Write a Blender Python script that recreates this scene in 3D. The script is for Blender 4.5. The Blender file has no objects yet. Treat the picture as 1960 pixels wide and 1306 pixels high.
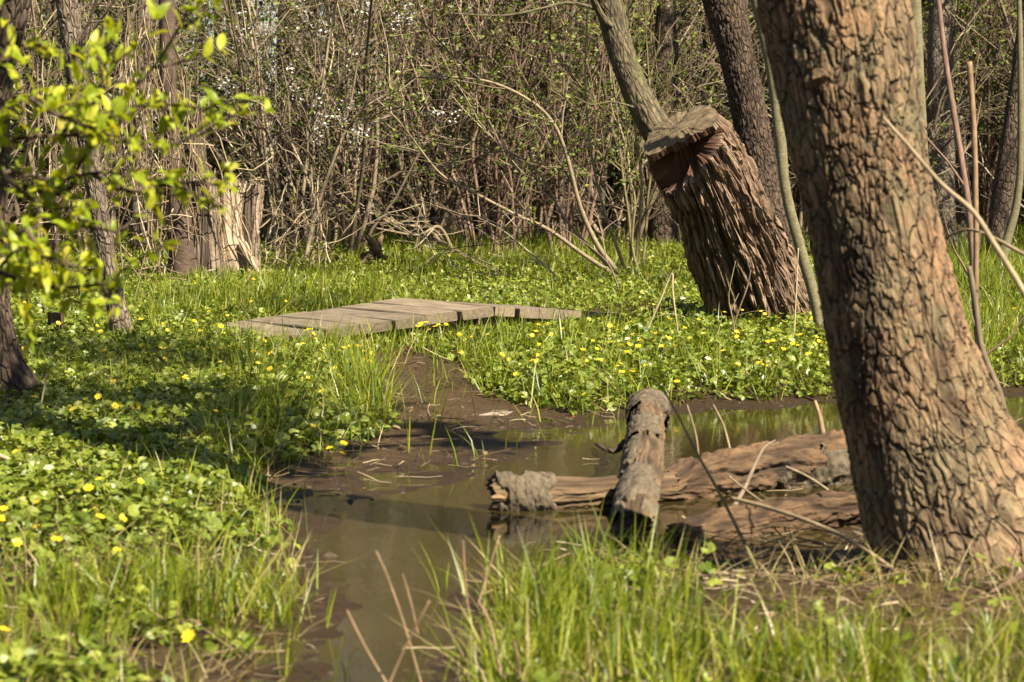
import bpy, math, random
import numpy as np
from mathutils import Vector, Matrix
SEED = 7
random.seed(SEED); rng = np.random.default_rng(SEED)
sc = bpy.context.scene
COL = sc.collection
R = math.radians

# ------------------------------------------------------------------ camera, world, sun, exposure
F = 4628.0; CX, CY = 980.0, 653.0; HORIZON = 266.0; CAM_H = 1.12
PITCH = math.atan((CY - HORIZON) / F)
cam_d = bpy.data.cameras.new("camera"); cam = bpy.data.objects.new("camera", cam_d); COL.objects.link(cam)
cam_d.sensor_width = 36.0; cam_d.lens = F / 1960.0 * 36.0
cam_d.clip_start = 0.05; cam_d.clip_end = 1000
cam.location = (0, 0, CAM_H); cam.rotation_euler = (R(90) - PITCH, 0, 0)
cam_d.dof.use_dof = True; cam_d.dof.focus_distance = 13.5; cam_d.dof.aperture_fstop = 7.5
sc.camera = cam
SUN_EL = R(46); SUN_PHI = R(44)
SUNV = np.array([math.sin(SUN_PHI) * math.cos(SUN_EL), -math.cos(SUN_PHI) * math.cos(SUN_EL), math.sin(SUN_EL)])
w = bpy.data.worlds.new("World"); sc.world = w; w.use_nodes = True
nt = w.node_tree
sky = nt.nodes.new("ShaderNodeTexSky"); sky.sky_type = 'NISHITA'; sky.sun_disc = False
sky.sun_elevation = SUN_EL; sky.sun_rotation = math.atan2(SUNV[0], SUNV[1])
sky.air_density = 1.0; sky.dust_density = 1.0; sky.ozone_density = 1.0
bg = nt.nodes["Background"]; bg.inputs["Strength"].default_value = 0.05
nt.links.new(sky.outputs[0], bg.inputs["Color"])
sun_d = bpy.data.lights.new("sun", 'SUN'); sun_d.energy = 5.0; sun_d.angle = R(0.53); sun_d.color = (1.0, 0.91, 0.74)
sun = bpy.data.objects.new("sun", sun_d); COL.objects.link(sun)
sun.rotation_euler = Vector(SUNV).to_track_quat('Z', 'Y').to_euler(); sun.location = (8, -6, 12)
sc.view_settings.view_transform = 'Standard'; sc.view_settings.look = 'None'
sc.view_settings.exposure = 1.72; sc.view_settings.gamma = 1.0
sc.render.engine = 'CYCLES'
cy = sc.cycles
cy.max_bounces = 6; cy.diffuse_bounces = 2; cy.glossy_bounces = 2; cy.transmission_bounces = 4; cy.transparent_max_bounces = 8
cy.use_denoising = True; cy.caustics_reflective = False; cy.caustics_refractive = False; cy.sample_clamp_indirect = 6.0

# ------------------------------------------------------------------ pixel <-> world (the photo is 1960 wide)
cp, sp = math.cos(PITCH), math.sin(PITCH)
def ray(px, py):
    x = (px - CX) / F; y = -(py - CY) / F
    return np.array([x, cp + y * sp, -sp + y * cp])
def P(px, py, d):                       # point on the pixel's ray at depth Y = d
    r = ray(px, py); return np.array([0, 0, CAM_H]) + r * (d / r[1])
def G(px, py, z=0.0):                   # point where the ray meets height z
    r = ray(px, py); return np.array([0, 0, CAM_H]) + r * ((z - CAM_H) / r[2])
def proj(p):                            # world -> pixel
    x, y, z = p[..., 0], p[..., 1], p[..., 2] - CAM_H
    dep = y * cp - z * sp; up = y * sp + z * cp
    return CX + F * x / dep, CY - F * up / dep
def depth_at(py, z=0.08): return G(980, py, z)[1]

# ------------------------------------------------------------------ noise
def _hash(i, j, k, s):
    h = (i * 374761393 + j * 668265263 + k * 2147483647 + s * 1274126177) & 0xFFFFFFFF
    h = ((h ^ (h >> 13)) * 1274126177) & 0xFFFFFFFF
    h = ((h ^ (h >> 16)) * 2246822519) & 0xFFFFFFFF
    return ((h ^ (h >> 15)) & 0xFFFFFF) / float(0xFFFFFF)
def vnoise(p, s=0):
    p = np.asarray(p, float); i = np.floor(p).astype(np.int64); f = p - i; f = f * f * (3 - 2 * f)
    o = 0
    for a in (0, 1):
        wa = f[:, 0] if a else 1 - f[:, 0]
        for b in (0, 1):
            wb = f[:, 1] if b else 1 - f[:, 1]
            for c in (0, 1):
                wc = f[:, 2] if c else 1 - f[:, 2]
                o = o + wa * wb * wc * _hash(i[:, 0] + a, i[:, 1] + b, i[:, 2] + c, s)
    return o * 2 - 1
def fbm(p, n=4, s=0):
    o, a, t = 0, 1.0, 0
    p = np.asarray(p, float)
    for k in range(n):
        o = o + a * vnoise(p * 2 ** k + 17.3 * k, s + k); t += a; a *= .5
    return o / t
def voro(p, s=0, vec=False):                       # F1, F2 and the cell's random number
    p = np.asarray(p, float); i = np.floor(p).astype(np.int64)
    f1 = np.full(len(p), 9.0); f2 = f1.copy(); cid = np.zeros(len(p)); dl = np.zeros((len(p), 3))
    for a in (-1, 0, 1):
        for b in (-1, 0, 1):
            for c in (-1, 0, 1):
                q = i + np.array([a, b, c])
                ox = _hash(q[:, 0], q[:, 1], q[:, 2], s + 1); oy = _hash(q[:, 0], q[:, 1], q[:, 2], s + 2); oz = _hash(q[:, 0], q[:, 1], q[:, 2], s + 3)
                d = np.sqrt((q[:, 0] + ox - p[:, 0]) ** 2 + (q[:, 1] + oy - p[:, 1]) ** 2 + (q[:, 2] + oz - p[:, 2]) ** 2)
                m = d < f1
                if vec: dl = np.where(m[:, None], p - q - np.stack([ox, oy, oz], 1), dl)
                f2 = np.where(m, f1, np.minimum(f2, d)); cid = np.where(m, ox, cid); f1 = np.where(m, d, f1)
    return (f1, f2, cid, dl) if vec else (f1, f2, cid)
def sstep(a, b, x):
    t = np.clip((x - a) / (b - a), 0, 1); return t * t * (3 - 2 * t)
def xyz(x, y, k=1.0): return np.stack([x * k, y * k, np.zeros_like(x)], 1)
def poly_sd(poly, x, y):                # signed distance, negative inside
    poly = np.asarray(poly); n = len(poly); best = np.full(x.shape, 1e9); ins = np.zeros(x.shape, bool)
    for a in range(n):
        x0, y0 = poly[a]; x1, y1 = poly[(a + 1) % n]; dx, dy = x1 - x0, y1 - y0
        t = np.clip(((x - x0) * dx + (y - y0) * dy) / (dx * dx + dy * dy + 1e-12), 0, 1)
        best = np.minimum(best, (x - x0 - t * dx) ** 2 + (y - y0 - t * dy) ** 2)
        c = (y0 > y) != (y1 > y)
        ins ^= c & (x < (x1 - x0) * (y - y0) / (y1 - y0 + 1e-12) + x0)
    return np.where(ins, -1, 1) * np.sqrt(best)

# ------------------------------------------------------------------ terrain
WATER_PX = [(1120, 818), (1200, 797), (1330, 788), (1480, 780), (1600, 774), (1760, 768), (1960, 756), (2300, 748), (2300, 800), (1960, 815), (1800, 850), (1700, 900), (1640, 1010), (1450, 1060),
            (1300, 1085), (1050, 1085), (950, 1090), (905, 1130), (885, 1200), (860, 1300), (840, 1420), (560, 1420), (585, 1330), (600, 1240), (612, 1160), (606, 1090), (585, 1030), (620, 975), (700, 945), (830, 925), (930, 890), (1040, 852)]
MUD_PX = [(690, 690), (770, 688), (850, 702), (868, 735), (925, 772), (1005, 792), (1120, 803), (1200, 789), (1330, 780), (1480, 772), (1600, 766), (1760, 760), (1960, 748), (2300, 740), (2300, 860), (1960, 880), (1720, 930),
          (1680, 1060), (1600, 1100), (1480, 1130), (1330, 1120), (1250, 1110), (1000, 1105), (935, 1130), (905, 1180), (885, 1240), (865, 1320), (840, 1500), (380, 1500), (430, 1320), (545, 1235), (592, 1170), (580, 1085),
          (590, 1020), (545, 965), (530, 915), (640, 885), (735, 852), (785, 822), (740, 790), (765, 755), (720, 715)]
BRIDGE_P = [tuple(G(*q)[:2]) for q in ((480, 640, .07), (560, 648, .07), (940, 604, .15), (1250, 616, .06), (1200, 590, .12), (960, 570, .17), (775, 568, .2))]
WATER_P = [G(*q)[:2] for q in WATER_PX]; MUD_P = [G(*q)[:2] for q in MUD_PX]
def land(x, y):
    """height, signed distance to water, signed distance to the mud"""
    x = np.asarray(x, float); y = np.asarray(y, float)
    near = (np.abs(x) < 9) & (y > 2) & (y < 16)
    sw = np.full(x.shape, 9.0); sm = np.full(x.shape, 9.0)
    wob = .05 * fbm(xyz(x.ravel(), y.ravel(), 3.1), 3, 5).reshape(x.shape)
    if near.any():
        sw[near] = poly_sd(WATER_P, x[near], y[near]); sm[near] = poly_sd(MUD_P, x[near], y[near])
    sw = sw + wob; sm = sm + wob
    n1 = fbm(xyz(x.ravel(), y.ravel(), .7), 3, 1).reshape(x.shape); n2 = fbm(xyz(x.ravel(), y.ravel(), 7.0), 3, 2).reshape(x.shape)
    z = np.where(sw < 0, -.07 * sstep(0, .5, -sw), np.clip(sw, 0, 1.2) * .02)
    z = z + .035 * sstep(0, .22, sm) + .03 * sstep(.1, 1.2, sm) * (.7 + n1)
    z = z + n2 * np.where(sw < .0, .008, .018) + .02 * n1 * sstep(0, .5, sm)
    br = poly_sd(BRIDGE_P, x[near], y[near]) if near.any() else 0
    if near.any(): z[near] = z[near] * (.35 + .65 * sstep(.0, .5, br))
    z = z + .10 * sstep(20, 60, y) + .25 * sstep(40, 120, np.hypot(x, y)) * n1
    return z, sw, sm
def hz(x, y): return float(land(np.array([x]), np.array([y]))[0][0])
def ground_at(px, py):                  # ground point seen at a pixel
    z = .08
    for _ in range(4):
        p = G(px, py, z); z = hz(p[0], p[1])
    return np.array([p[0], p[1], z])

# ------------------------------------------------------------------ mesh builder
class MB:
    def __init__(s): s.v = []; s.q = []; s.t = []; s.qm = []; s.tm = []; s.n = 0; s.a = {'rnd': [], 'crk': [], 'bk': []}; s.stain = None
    def add(s, V, Q=None, T=None, rnd=0.5, crk=0.0, bk=None, mi=0):
        V = np.asarray(V, float).reshape(-1, 3); k = len(V)
        if Q is not None and len(Q): Q = np.asarray(Q, np.int64).reshape(-1, 4); s.q.append(Q + s.n); s.qm.append(np.full(len(Q), mi) if np.isscalar(mi) else mi)
        if T is not None and len(T): T = np.asarray(T, np.int64).reshape(-1, 3); s.t.append(T + s.n); s.tm.append(np.full(len(T), mi) if np.isscalar(mi) else mi)
        s.v.append(V); s.n += k
        s.a['rnd'].append(np.broadcast_to(np.asarray(rnd, float), (k,))); s.a['crk'].append(np.broadcast_to(np.asarray(crk, float), (k,)))
        s.a['bk'].append(V if bk is None else np.asarray(bk, float))
    def build(s, name, mats, parent=None, smooth=True, org=None):
        V = np.concatenate(s.v) if s.v else np.zeros((0, 3))
        if org is not None: V = V - np.asarray(org, float)
        Q = np.concatenate(s.q) if s.q else np.zeros((0, 4), np.int64); T = np.concatenate(s.t) if s.t else np.zeros((0, 3), np.int64)
        me = bpy.data.meshes.new(name); me.vertices.add(len(V)); me.vertices.foreach_set('co', V.ravel())
        li = np.concatenate([Q.ravel(), T.ravel()]).astype(np.int32)
        me.loops.add(len(li)); me.loops.foreach_set('vertex_index', li)
        nf = len(Q) + len(T); me.polygons.add(nf)
        ls = np.concatenate([np.arange(len(Q)) * 4, len(Q) * 4 + np.arange(len(T)) * 3]).astype(np.int32)
        me.polygons.foreach_set('loop_start', ls)
        mi = np.concatenate((s.qm + s.tm) or [np.zeros(0)]).astype(np.int32); me.polygons.foreach_set('material_index', mi)
        me.polygons.foreach_set('use_smooth', np.full(nf, bool(smooth)))
        for nm in ('rnd', 'crk'):
            at = me.attributes.new(nm, 'FLOAT', 'POINT'); at.data.foreach_set('value', np.concatenate(s.a[nm]).astype(np.float32))
        at = me.attributes.new('bk', 'FLOAT_VECTOR', 'POINT'); at.data.foreach_set('vector', np.concatenate(s.a['bk']).astype(np.float32).ravel())
        if s.stain is not None: at = me.attributes.new('stain', 'FLOAT', 'POINT'); at.data.foreach_set('value', np.asarray(s.stain, np.float32))
        me.update(calc_edges=True)
        for m in (mats if isinstance(mats, (list, tuple)) else [mats]): me.materials.append(m)
        o = bpy.data.objects.new(name, me); COL.objects.link(o)
        if parent is not None: o.parent = parent
        elif org is not None: o.location = tuple(float(c) for c in org)
        return o
def thing(name, label, cat, loc=(0, 0, 0), group=None):
    o = bpy.data.objects.new(name, None); COL.objects.link(o); o.location = tuple(float(c) for c in loc); o.empty_display_size = .1
    return tag(o, label, cat, group)
def tag(o, label=None, cat=None, group=None, kind=None):
    if label: o['label'] = label
    if cat: o['category'] = cat
    if group: o['group'] = group
    if kind: o['kind'] = kind
    return o
def copy_thing(root, loc, rz=0.0, scale=1.0, label=None, group=None):
    c = root.copy(); COL.objects.link(c); c.location = tuple(float(q) for q in loc); c.rotation_euler = (0, 0, rz); c.scale = (scale,) * 3
    if label: c['label'] = label
    if group: c['group'] = group
    for ch in list(root.children):
        k = ch.copy(); COL.objects.link(k); k.parent = c
        for g in list(ch.children):
            h = g.copy(); COL.objects.link(h); h.parent = k
    return c

def frames(C):
    T = np.gradient(C, axis=0); T /= np.linalg.norm(T, axis=1, keepdims=True) + 1e-12
    m = T.mean(0); ref = np.array([0, 1.0, 0]) if abs(m[1]) < .75 * np.linalg.norm(m) else np.array([0, 0, 1.0])
    A = np.cross(ref, T); A /= np.linalg.norm(A, axis=1, keepdims=True) + 1e-12
    B = np.cross(T, A); return T, A, B
def curve(pts, n):                      # Catmull-Rom through rows of any width
    pts = np.asarray(pts, float); k = len(pts)
    if k == 2: t = np.linspace(0, 1, n)[:, None]; return pts[0] * (1 - t) + pts[1] * t
    u = np.linspace(0, k - 1, n); i = np.clip(u.astype(int), 0, k - 2); t = (u - i)[:, None]
    p0 = pts[np.clip(i - 1, 0, k - 1)]; p1 = pts[i]; p2 = pts[i + 1]; p3 = pts[np.clip(i + 2, 0, k - 1)]
    return .5 * ((2 * p1) + (-p0 + p2) * t + (2 * p0 - 5 * p1 + 4 * p2 - p3) * t ** 2 + (-p0 + 3 * p1 - 3 * p2 + p3) * t ** 3)
_ring = {}
def tube(mb, C, Rr, sides=5, rnd=.5, cap=False, mi=0):
    C = np.asarray(C, float); n = len(C); Rr = np.broadcast_to(np.asarray(Rr, float), (n,))
    T, A, B = frames(C); th = np.arange(sides) * 2 * math.pi / sides
    V = C[:, None, :] + (A[:, None, :] * np.cos(th)[None, :, None] + B[:, None, :] * np.sin(th)[None, :, None]) * Rr[:, None, None]
    key = (n, sides)
    if key not in _ring:
        a = np.arange(n - 1)[:, None] * sides; j = np.arange(sides)[None, :]; j2 = (j + 1) % sides
        _ring[key] = np.stack([a + j, a + j2, a + sides + j2, a + sides + j], -1).reshape(-1, 4)
    s = np.concatenate([[0], np.cumsum(np.linalg.norm(np.diff(C, axis=0), axis=1))])
    r0 = Rr.max(); bk = np.stack([np.broadcast_to(np.cos(th) * r0, (n, sides)), np.broadcast_to(np.sin(th) * r0, (n, sides)), np.broadcast_to(s[:, None], (n, sides))], -1)
    V = V.reshape(-1, 3); bk = bk.reshape(-1, 3) + rnd * 5
    Tt = None
    if cap:
        V = np.concatenate([V, C[:1], C[-1:]]); bk = np.concatenate([bk, bk[:1], bk[-1:]]); N = n * sides; j = np.arange(sides); j2 = (j + 1) % sides; b = (n - 1) * sides
        Tt = np.concatenate([np.stack([j2, j, np.full(sides, N)], 1), np.stack([b + j, b + j2, np.full(sides, N + 1)], 1)])
    mb.add(V, _ring[key], Tt, rnd=rnd, bk=bk, mi=mi)

def trunk(mb, C, Rr, sides, disp, cap=(True, True), mi=0, cmi=None, jag=0.0, endcol=None):
    """A thick stem: C (n,3), radii (n,), disp(theta, s, bk) -> radial offset, crack value."""
    C = np.asarray(C, float); n = len(C); Rr = np.asarray(Rr, float)
    T, A, B = frames(C); th = np.arange(sides) * 2 * math.pi / sides
    s = np.concatenate([[0], np.cumsum(np.linalg.norm(np.diff(C, axis=0), axis=1))])
    TH, S = np.meshgrid(th, s); r0 = Rr.mean()
    bk = np.stack([np.cos(TH) * r0, np.sin(TH) * r0, S], -1).reshape(-1, 3)
    off, crk, *pid = disp(TH.ravel(), S.ravel(), bk)
    rad = (Rr[:, None] + off.reshape(n, sides))
    dirs = A[:, None, :] * np.cos(TH)[..., None] + B[:, None, :] * np.sin(TH)[..., None]
    V = C[:, None, :] + dirs * rad[..., None]
    if jag:
        for e, sg in ((0, -1), (n - 1, 1)):
            V[e] += T[e] * (sg * jag * (vnoise(np.stack([np.cos(th) * 3, np.sin(th) * 3, th * 0 + e], 1), 9) + .5 * vnoise(np.stack([np.cos(th) * 9, np.sin(th) * 9, th * 0 + e], 1), 8)))[:, None]
    V = V.reshape(-1, 3)
    a = np.arange(n - 1)[:, None] * sides; j = np.arange(sides)[None, :]; j2 = (j + 1) % sides
    Q = np.stack([a + j, a + j2, a + sides + j2, a + sides + j], -1).reshape(-1, 4)
    mb.add(V, Q, rnd=pid[0] if pid else .5, crk=crk, bk=bk, mi=mi)
    for e, on, sg in ((0, cap[0], -1), (n - 1, cap[1], 1)):
        if not on: continue
        rings = [V[e * sides:(e + 1) * sides]]
        for f in (.75, .45, .2): rings.append(C[e] + (rings[0] - C[e]) * f + T[e] * sg * (-.03 * Rr[e] + .10 * Rr[e] * vnoise(rings[0] * (20 + 30 * f), 4))[:, None])
        W = np.concatenate(rings + [C[e:e + 1]]); Qs = []
        for k in range(3):
            jj = np.arange(sides); jn = (jj + 1) % sides
            q = np.stack([k * sides + jj, k * sides + jn, (k + 1) * sides + jn, (k + 1) * sides + jj], 1); Qs.append(q if sg > 0 else q[:, ::-1])
        jj = np.arange(sides); jn = (jj + 1) % sides; t = np.stack([3 * sides + jj, 3 * sides + jn, np.full(sides, 4 * sides)], 1)
        W2 = W - C[e]; cb = np.stack([W2 @ A[e], W2 @ B[e], W2 @ T[e]], 1)
        mb.add(W, np.concatenate(Qs), t if sg > 0 else t[:, ::-1], bk=cb, crk=0, mi=mi if cmi is None else cmi)

# ------------------------------------------------------------------ materials
def mat(name):
    m = bpy.data.materials.new(name); m.use_nodes = True; nt = m.node_tree
    for nn in list(nt.nodes): nt.nodes.remove(nn)
    return m, nt
def nd(nt, t, props=None, **inp):
    n = nt.nodes.new(t)
    for k, v in (props or {}).items(): setattr(n, k, v)
    for k, v in inp.items():
        key = {'Asub': 'A', 'Bsub': 'B'}.get(k, k.replace('_', ' '))
        s = n.inputs[int(key[1:])] if key[0] == 'i' and key[1:].isdigit() else n.inputs[key]
        if hasattr(v, 'is_linked') or isinstance(v, bpy.types.NodeSocket): nt.links.new(v, s)
        else: s.default_value = v
    return n
def ramp(nt, fac, stops, interp='LINEAR'):
    r = nt.nodes.new('ShaderNodeValToRGB'); r.color_ramp.interpolation = interp; e = r.color_ramp.elements
    while len(e) > 1: e.remove(e[-1])
    e[0].position = stops[0][0]; e[0].color = (*stops[0][1], 1)
    for p, c in stops[1:]: x = e.new(p); x.color = (*c, 1)
    nt.links.new(fac, r.inputs[0]); return r.outputs[0]
def attr(nt, nm): return nd(nt, 'ShaderNodeAttribute', {'attribute_name': nm})
def noise(nt, vec, scale, detail=4, rough=.55): return nd(nt, 'ShaderNodeTexNoise', Vector=vec, Scale=scale, Detail=detail, Roughness=rough).outputs[0]
def mapping(nt, vec, scale): return nd(nt, 'ShaderNodeMapping', Vector=vec, Scale=scale).outputs[0]
def mix(nt, f, a, b, mode='MIX'):
    n = nt.nodes.new('ShaderNodeMix'); n.data_type = 'RGBA'; n.blend_type = mode
    for k, v in ((0, f), (6, a), (7, b)):
        if isinstance(v, bpy.types.NodeSocket): nt.links.new(v, n.inputs[k])
        else: n.inputs[k].default_value = v if k == 0 else (*v, 1)
    return n.outputs[2]
def out(nt, sh): nd(nt, 'ShaderNodeOutputMaterial', Surface=sh)
def bump(nt, h, strength, dist, nrm=None):
    b = nd(nt, 'ShaderNodeBump', Height=h, Strength=strength, Distance=dist)
    if nrm is not None: nt.links.new(nrm, b.inputs['Normal'])
    return b.outputs[0]
def mm(nt, op, a, b=0.0):
    n = nt.nodes.new('ShaderNodeMath'); n.operation = op
    for k, v in ((0, a), (1, b)):
        if isinstance(v, bpy.types.NodeSocket): nt.links.new(v, n.inputs[k])
        else: n.inputs[k].default_value = v
    return n.outputs[0]

def bark_mat(name, light, dark, crack, fine=60, stretch=.35, cells=0, moss=None, bstr=.6, bdist=.006, tone=None, g=.60, cw=.16, cm=.6):
    """bark from the stem's own coordinates; 'crk' marks real furrows, cells adds small shader furrows"""
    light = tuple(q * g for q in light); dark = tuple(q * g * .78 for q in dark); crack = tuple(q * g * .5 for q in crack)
    m, nt = mat(name); bk = attr(nt, 'bk').outputs['Vector']; ck = attr(nt, 'crk').outputs['Fac']
    v = mapping(nt, bk, (1, 1, stretch))
    n1 = noise(nt, v, 9, 5); n2 = noise(nt, v, fine, 6, .65)
    c = ramp(nt, n1, [(.3, dark), (.68, light)])
    c = mix(nt, .55, c, ramp(nt, n2, [(.3, tuple(q * .55 for q in dark)), (.5, tuple((a + b) * .5 for a, b in zip(light, dark))), (.72, tuple(min(1, q * 1.25) for q in light))]))
    if tone: c = mix(nt, 1.0, c, ramp(nt, noise(nt, bk, 3.0, 4, .6), [(.36, tone[0]), (.62, tone[1])]), 'MULTIPLY')
    st_ = attr(nt, 'stain').outputs['Fac']; h = n2
    if cells:
        wv = nd(nt, 'ShaderNodeVectorMath', {'operation': 'ADD'}); nt.links.new(v, wv.inputs[0])
        nz = nd(nt, 'ShaderNodeTexNoise', Vector=v, Scale=cells * .6, Detail=3.0); sc_ = nd(nt, 'ShaderNodeVectorMath', {'operation': 'SCALE'}); nt.links.new(nz.outputs['Color'], sc_.inputs[0]); sc_.inputs['Scale'].default_value = .9 / cells
        nt.links.new(sc_.outputs[0], wv.inputs[1])
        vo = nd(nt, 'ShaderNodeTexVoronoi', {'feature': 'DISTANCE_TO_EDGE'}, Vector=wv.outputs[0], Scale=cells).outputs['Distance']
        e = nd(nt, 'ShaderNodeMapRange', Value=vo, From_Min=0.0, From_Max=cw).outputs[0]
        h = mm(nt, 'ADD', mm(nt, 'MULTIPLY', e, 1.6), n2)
        c = mix(nt, mm(nt, 'MULTIPLY', mm(nt, 'SUBTRACT', 1.0, e), cm), c, crack)  # fine fissure lines, with their shade painted into the colour
    c = mix(nt, 1.0, c, ramp(nt, attr(nt, 'rnd').outputs['Fac'], [(0, (.62, .58, .56)), (.5, (1, 1, 1)), (1, (1.3, 1.22, 1.16))]), 'MULTIPLY')
    c = mix(nt, mm(nt, 'MULTIPLY', ck, .72), c, crack)  # crack colour: the bark's own dirtier tone plus painted-in crevice shade
    c = mix(nt, st_, c, (.022, .011, .007))
    if moss is not None:
        ms = ramp(nt, noise(nt, bk, 4.5, 5, .7), [(.5, (0, 0, 0)), (.66, (1, 1, 1))])
        c = mix(nt, mm(nt, 'MULTIPLY', ms, .6), c, moss)
    p = nd(nt, 'ShaderNodeBsdfPrincipled', Base_Color=c, Roughness=.88, Normal=bump(nt, h, bstr, bdist)); p.inputs['Specular IOR Level'].default_value = .25
    out(nt, p.outputs[0]); return m
def twig_mat(name, stops):
    m, nt = mat(name); r = attr(nt, 'rnd').outputs['Fac']; bk = attr(nt, 'bk').outputs['Vector']
    c = ramp(nt, r, stops); n = noise(nt, mapping(nt, bk, (1, 1, .4)), 60, 4)
    c = mix(nt, .7, c, ramp(nt, n, [(.3, (.35, .33, .3)), (.7, (1.3, 1.3, 1.3))]), 'MULTIPLY')
    p = nd(nt, 'ShaderNodeBsdfPrincipled', Base_Color=c, Roughness=.8); p.inputs['Specular IOR Level'].default_value = .3
    out(nt, p.outputs[0]); return m
def leaf_mat(name, stops, trans=.35, tint=(1.25, 1.15, .5), rough=.45, spec=.4):
    m, nt = mat(name); r = attr(nt, 'rnd').outputs['Fac']; c = ramp(nt, r, stops)
    pos = nd(nt, 'ShaderNodeNewGeometry').outputs['Position']
    c = mix(nt, .5, c, ramp(nt, noise(nt, pos, 120, 2), [(.35, (.6, .62, .55)), (.7, (1.3, 1.25, 1.2))]), 'MULTIPLY')
    p = nd(nt, 'ShaderNodeBsdfPrincipled', Base_Color=c, Roughness=rough); p.inputs['Specular IOR Level'].default_value = spec
    t = nd(nt, 'ShaderNodeBsdfTranslucent', Color=mix(nt, 1.0, c, tint, 'MULTIPLY'))
    out(nt, nd(nt, 'ShaderNodeMixShader', i0=trans, i1=p.outputs[0], i2=t.outputs[0]).outputs[0]); return m

M = {}
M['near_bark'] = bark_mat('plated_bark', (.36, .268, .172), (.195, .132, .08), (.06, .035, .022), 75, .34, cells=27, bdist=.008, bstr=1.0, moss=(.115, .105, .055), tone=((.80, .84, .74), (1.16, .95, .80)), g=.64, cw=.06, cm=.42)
M['stump_bark'] = bark_mat('furrowed_bark', (.34, .235, .155), (.16, .10, .064), (.05, .027, .017), 90, .10, cells=40, bdist=.012, bstr=1.0, g=.80, cw=.10)
M['dark_bark'] = bark_mat('dark_bark', (.19, .13, .085), (.09, .06, .04), (.035, .025, .018), 70, .4, cells=34, bdist=.010, bstr=.8)
M['grey_bark'] = bark_mat('grey_bark', (.27, .215, .155), (.15, .115, .08), (.07, .05, .035), 70, .4, cells=38, bdist=.008, bstr=.8, g=.82)
M['mossy_bark'] = bark_mat('mossy_bark', (.25, .205, .12), (.145, .115, .06), (.06, .045, .03), 70, .35, cells=26, moss=(.10, .105, .03), bdist=.007)
M['smooth_bark'] = bark_mat('smooth_bark', (.27, .24, .13), (.17, .14, .075), (.1, .08, .045), 50, 1.6, bdist=.003)
M['ring_bark'] = bark_mat('ringed_bark', (.17, .115, .08), (.085, .055, .04), (.05, .03, .02), 30, 3.0, bdist=.006)
M['pale_wood'] = bark_mat('bare_pale_wood', (.47, .38, .26), (.25, .17, .10), (.12, .06, .03), 60, .10, cells=16, bdist=.012, bstr=1.0, g=1.0, cw=.06, cm=.45)
M['grey_wood'] = bark_mat('weathered_wood', (.40, .31, .225), (.20, .145, .098), (.08, .05, .032), 70, .08, cells=22, bdist=.012, bstr=1.0, g=.72, cw=.12)
M['log_bark'] = bark_mat('log_bark', (.25, .165, .092), (.095, .062, .036), (.035, .02, .013), 60, .25, bdist=.010, bstr=1.0, tone=((.75, .72, .7), (1.25, 1.1, .95)), g=.58)
M['log_wood'] = bark_mat('log_wood', (.33, .23, .13), (.14, .095, .052), (.055, .032, .02), 60, .12, bdist=.006, bstr=.9, tone=((.65, .63, .62), (1.15, 1.06, .98)), g=.56)
M['cut_wood'] = bark_mat('cut_wood', (.27, .20, .115), (.12, .082, .048), (.07, .04, .025), 70, .07, bdist=.012, bstr=1.0)
M['red_wood'] = bark_mat('red_heartwood', (.30, .135, .07), (.11, .045, .026), (.06, .02, .01), 45, .3, bdist=.012, bstr=1.0, g=.40)
M['patch'] = bark_mat('loose_bark', (.235, .18, .115), (.10, .075, .046), (.045, .03, .02), 60, .6, bdist=.010, bstr=1.0)
M['dark_wood'] = bark_mat('dark_wet_wood', (.11, .08, .055), (.05, .035, .025), (.03, .02, .014), 50, .2, bdist=.006)
M['twig'] = twig_mat('grey_twig', [(0, (.065, .046, .029)), (.4, (.15, .112, .07)), (.75, (.245, .19, .12)), (1, (.36, .285, .19))])
M['red_twig'] = twig_mat('red_twig', [(0, (.075, .043, .03)), (.5, (.15, .09, .062)), (1, (.25, .17, .115))])
M['olive_twig'] = twig_mat('olive_twig', [(0, (.08, .065, .025)), (.5, (.145, .12, .048)), (1, (.22, .185, .08))])
M['dry_stem'] = twig_mat('dry_stem', [(0, (.085, .055, .028)), (.5, (.20, .145, .08)), (.8, (.33, .26, .155)), (1, (.44, .35, .22))])
M['pink_stem'] = twig_mat('pink_stem', [(0, (.12, .068, .034)), (1, (.24, .155, .085))])
M['shrub_leaf'] = leaf_mat('spring_leaf', [(0, (.07, .11, .014)), (.5, (.14, .19, .026)), (1, (.24, .27, .05))], .4)
M['ivy_leaf'] = leaf_mat('ivy_leaf', [(0, (.014, .028, .006)), (.6, (.035, .060, .012)), (1, (.07, .10, .02))], .2)
M['near_leaf'] = leaf_mat('fresh_yellow_leaf', [(0, (.15, .21, .010)), (.5, (.27, .32, .016)), (.9, (.38, .38, .025)), (1, (.34, .28, .04))], .45, (1.3, 1.2, .35))
M['cover_leaf'] = leaf_mat('celandine_leaf', [(0, (.048, .078, .007)), (.5, (.132, .170, .016)), (1, (.25, .265, .04))], .25, (1.3, 1.2, .5), .42, .4)
M['grass'] = leaf_mat('grass_blade', [(0, (.05, .085, .005)), (.45, (.145, .188, .008)), (.84, (.285, .295, .022)), (.93, (.33, .27, .11)), (1, (.42, .33, .17))], .4, (1.25, 1.2, .4), .42, .4)
M['blossom'] = leaf_mat('white_blossom', [(0, (.68, .66, .60)), (1, (.82, .80, .76))], .35, (1, 1, 1))
M['petal'] = leaf_mat('yellow_petal', [(0, (.72, .48, .015)), (1, (.82, .62, .03))], .25, (1.1, 1, .4), .3, .5)
M['dead_leaf'] = leaf_mat('dead_leaf', [(0, (.05, .028, .015)), (.5, (.11, .068, .036)), (.9, (.22, .15, .08)), (1, (.22, .04, .018))], .15, (1.1, .9, .6))

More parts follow.
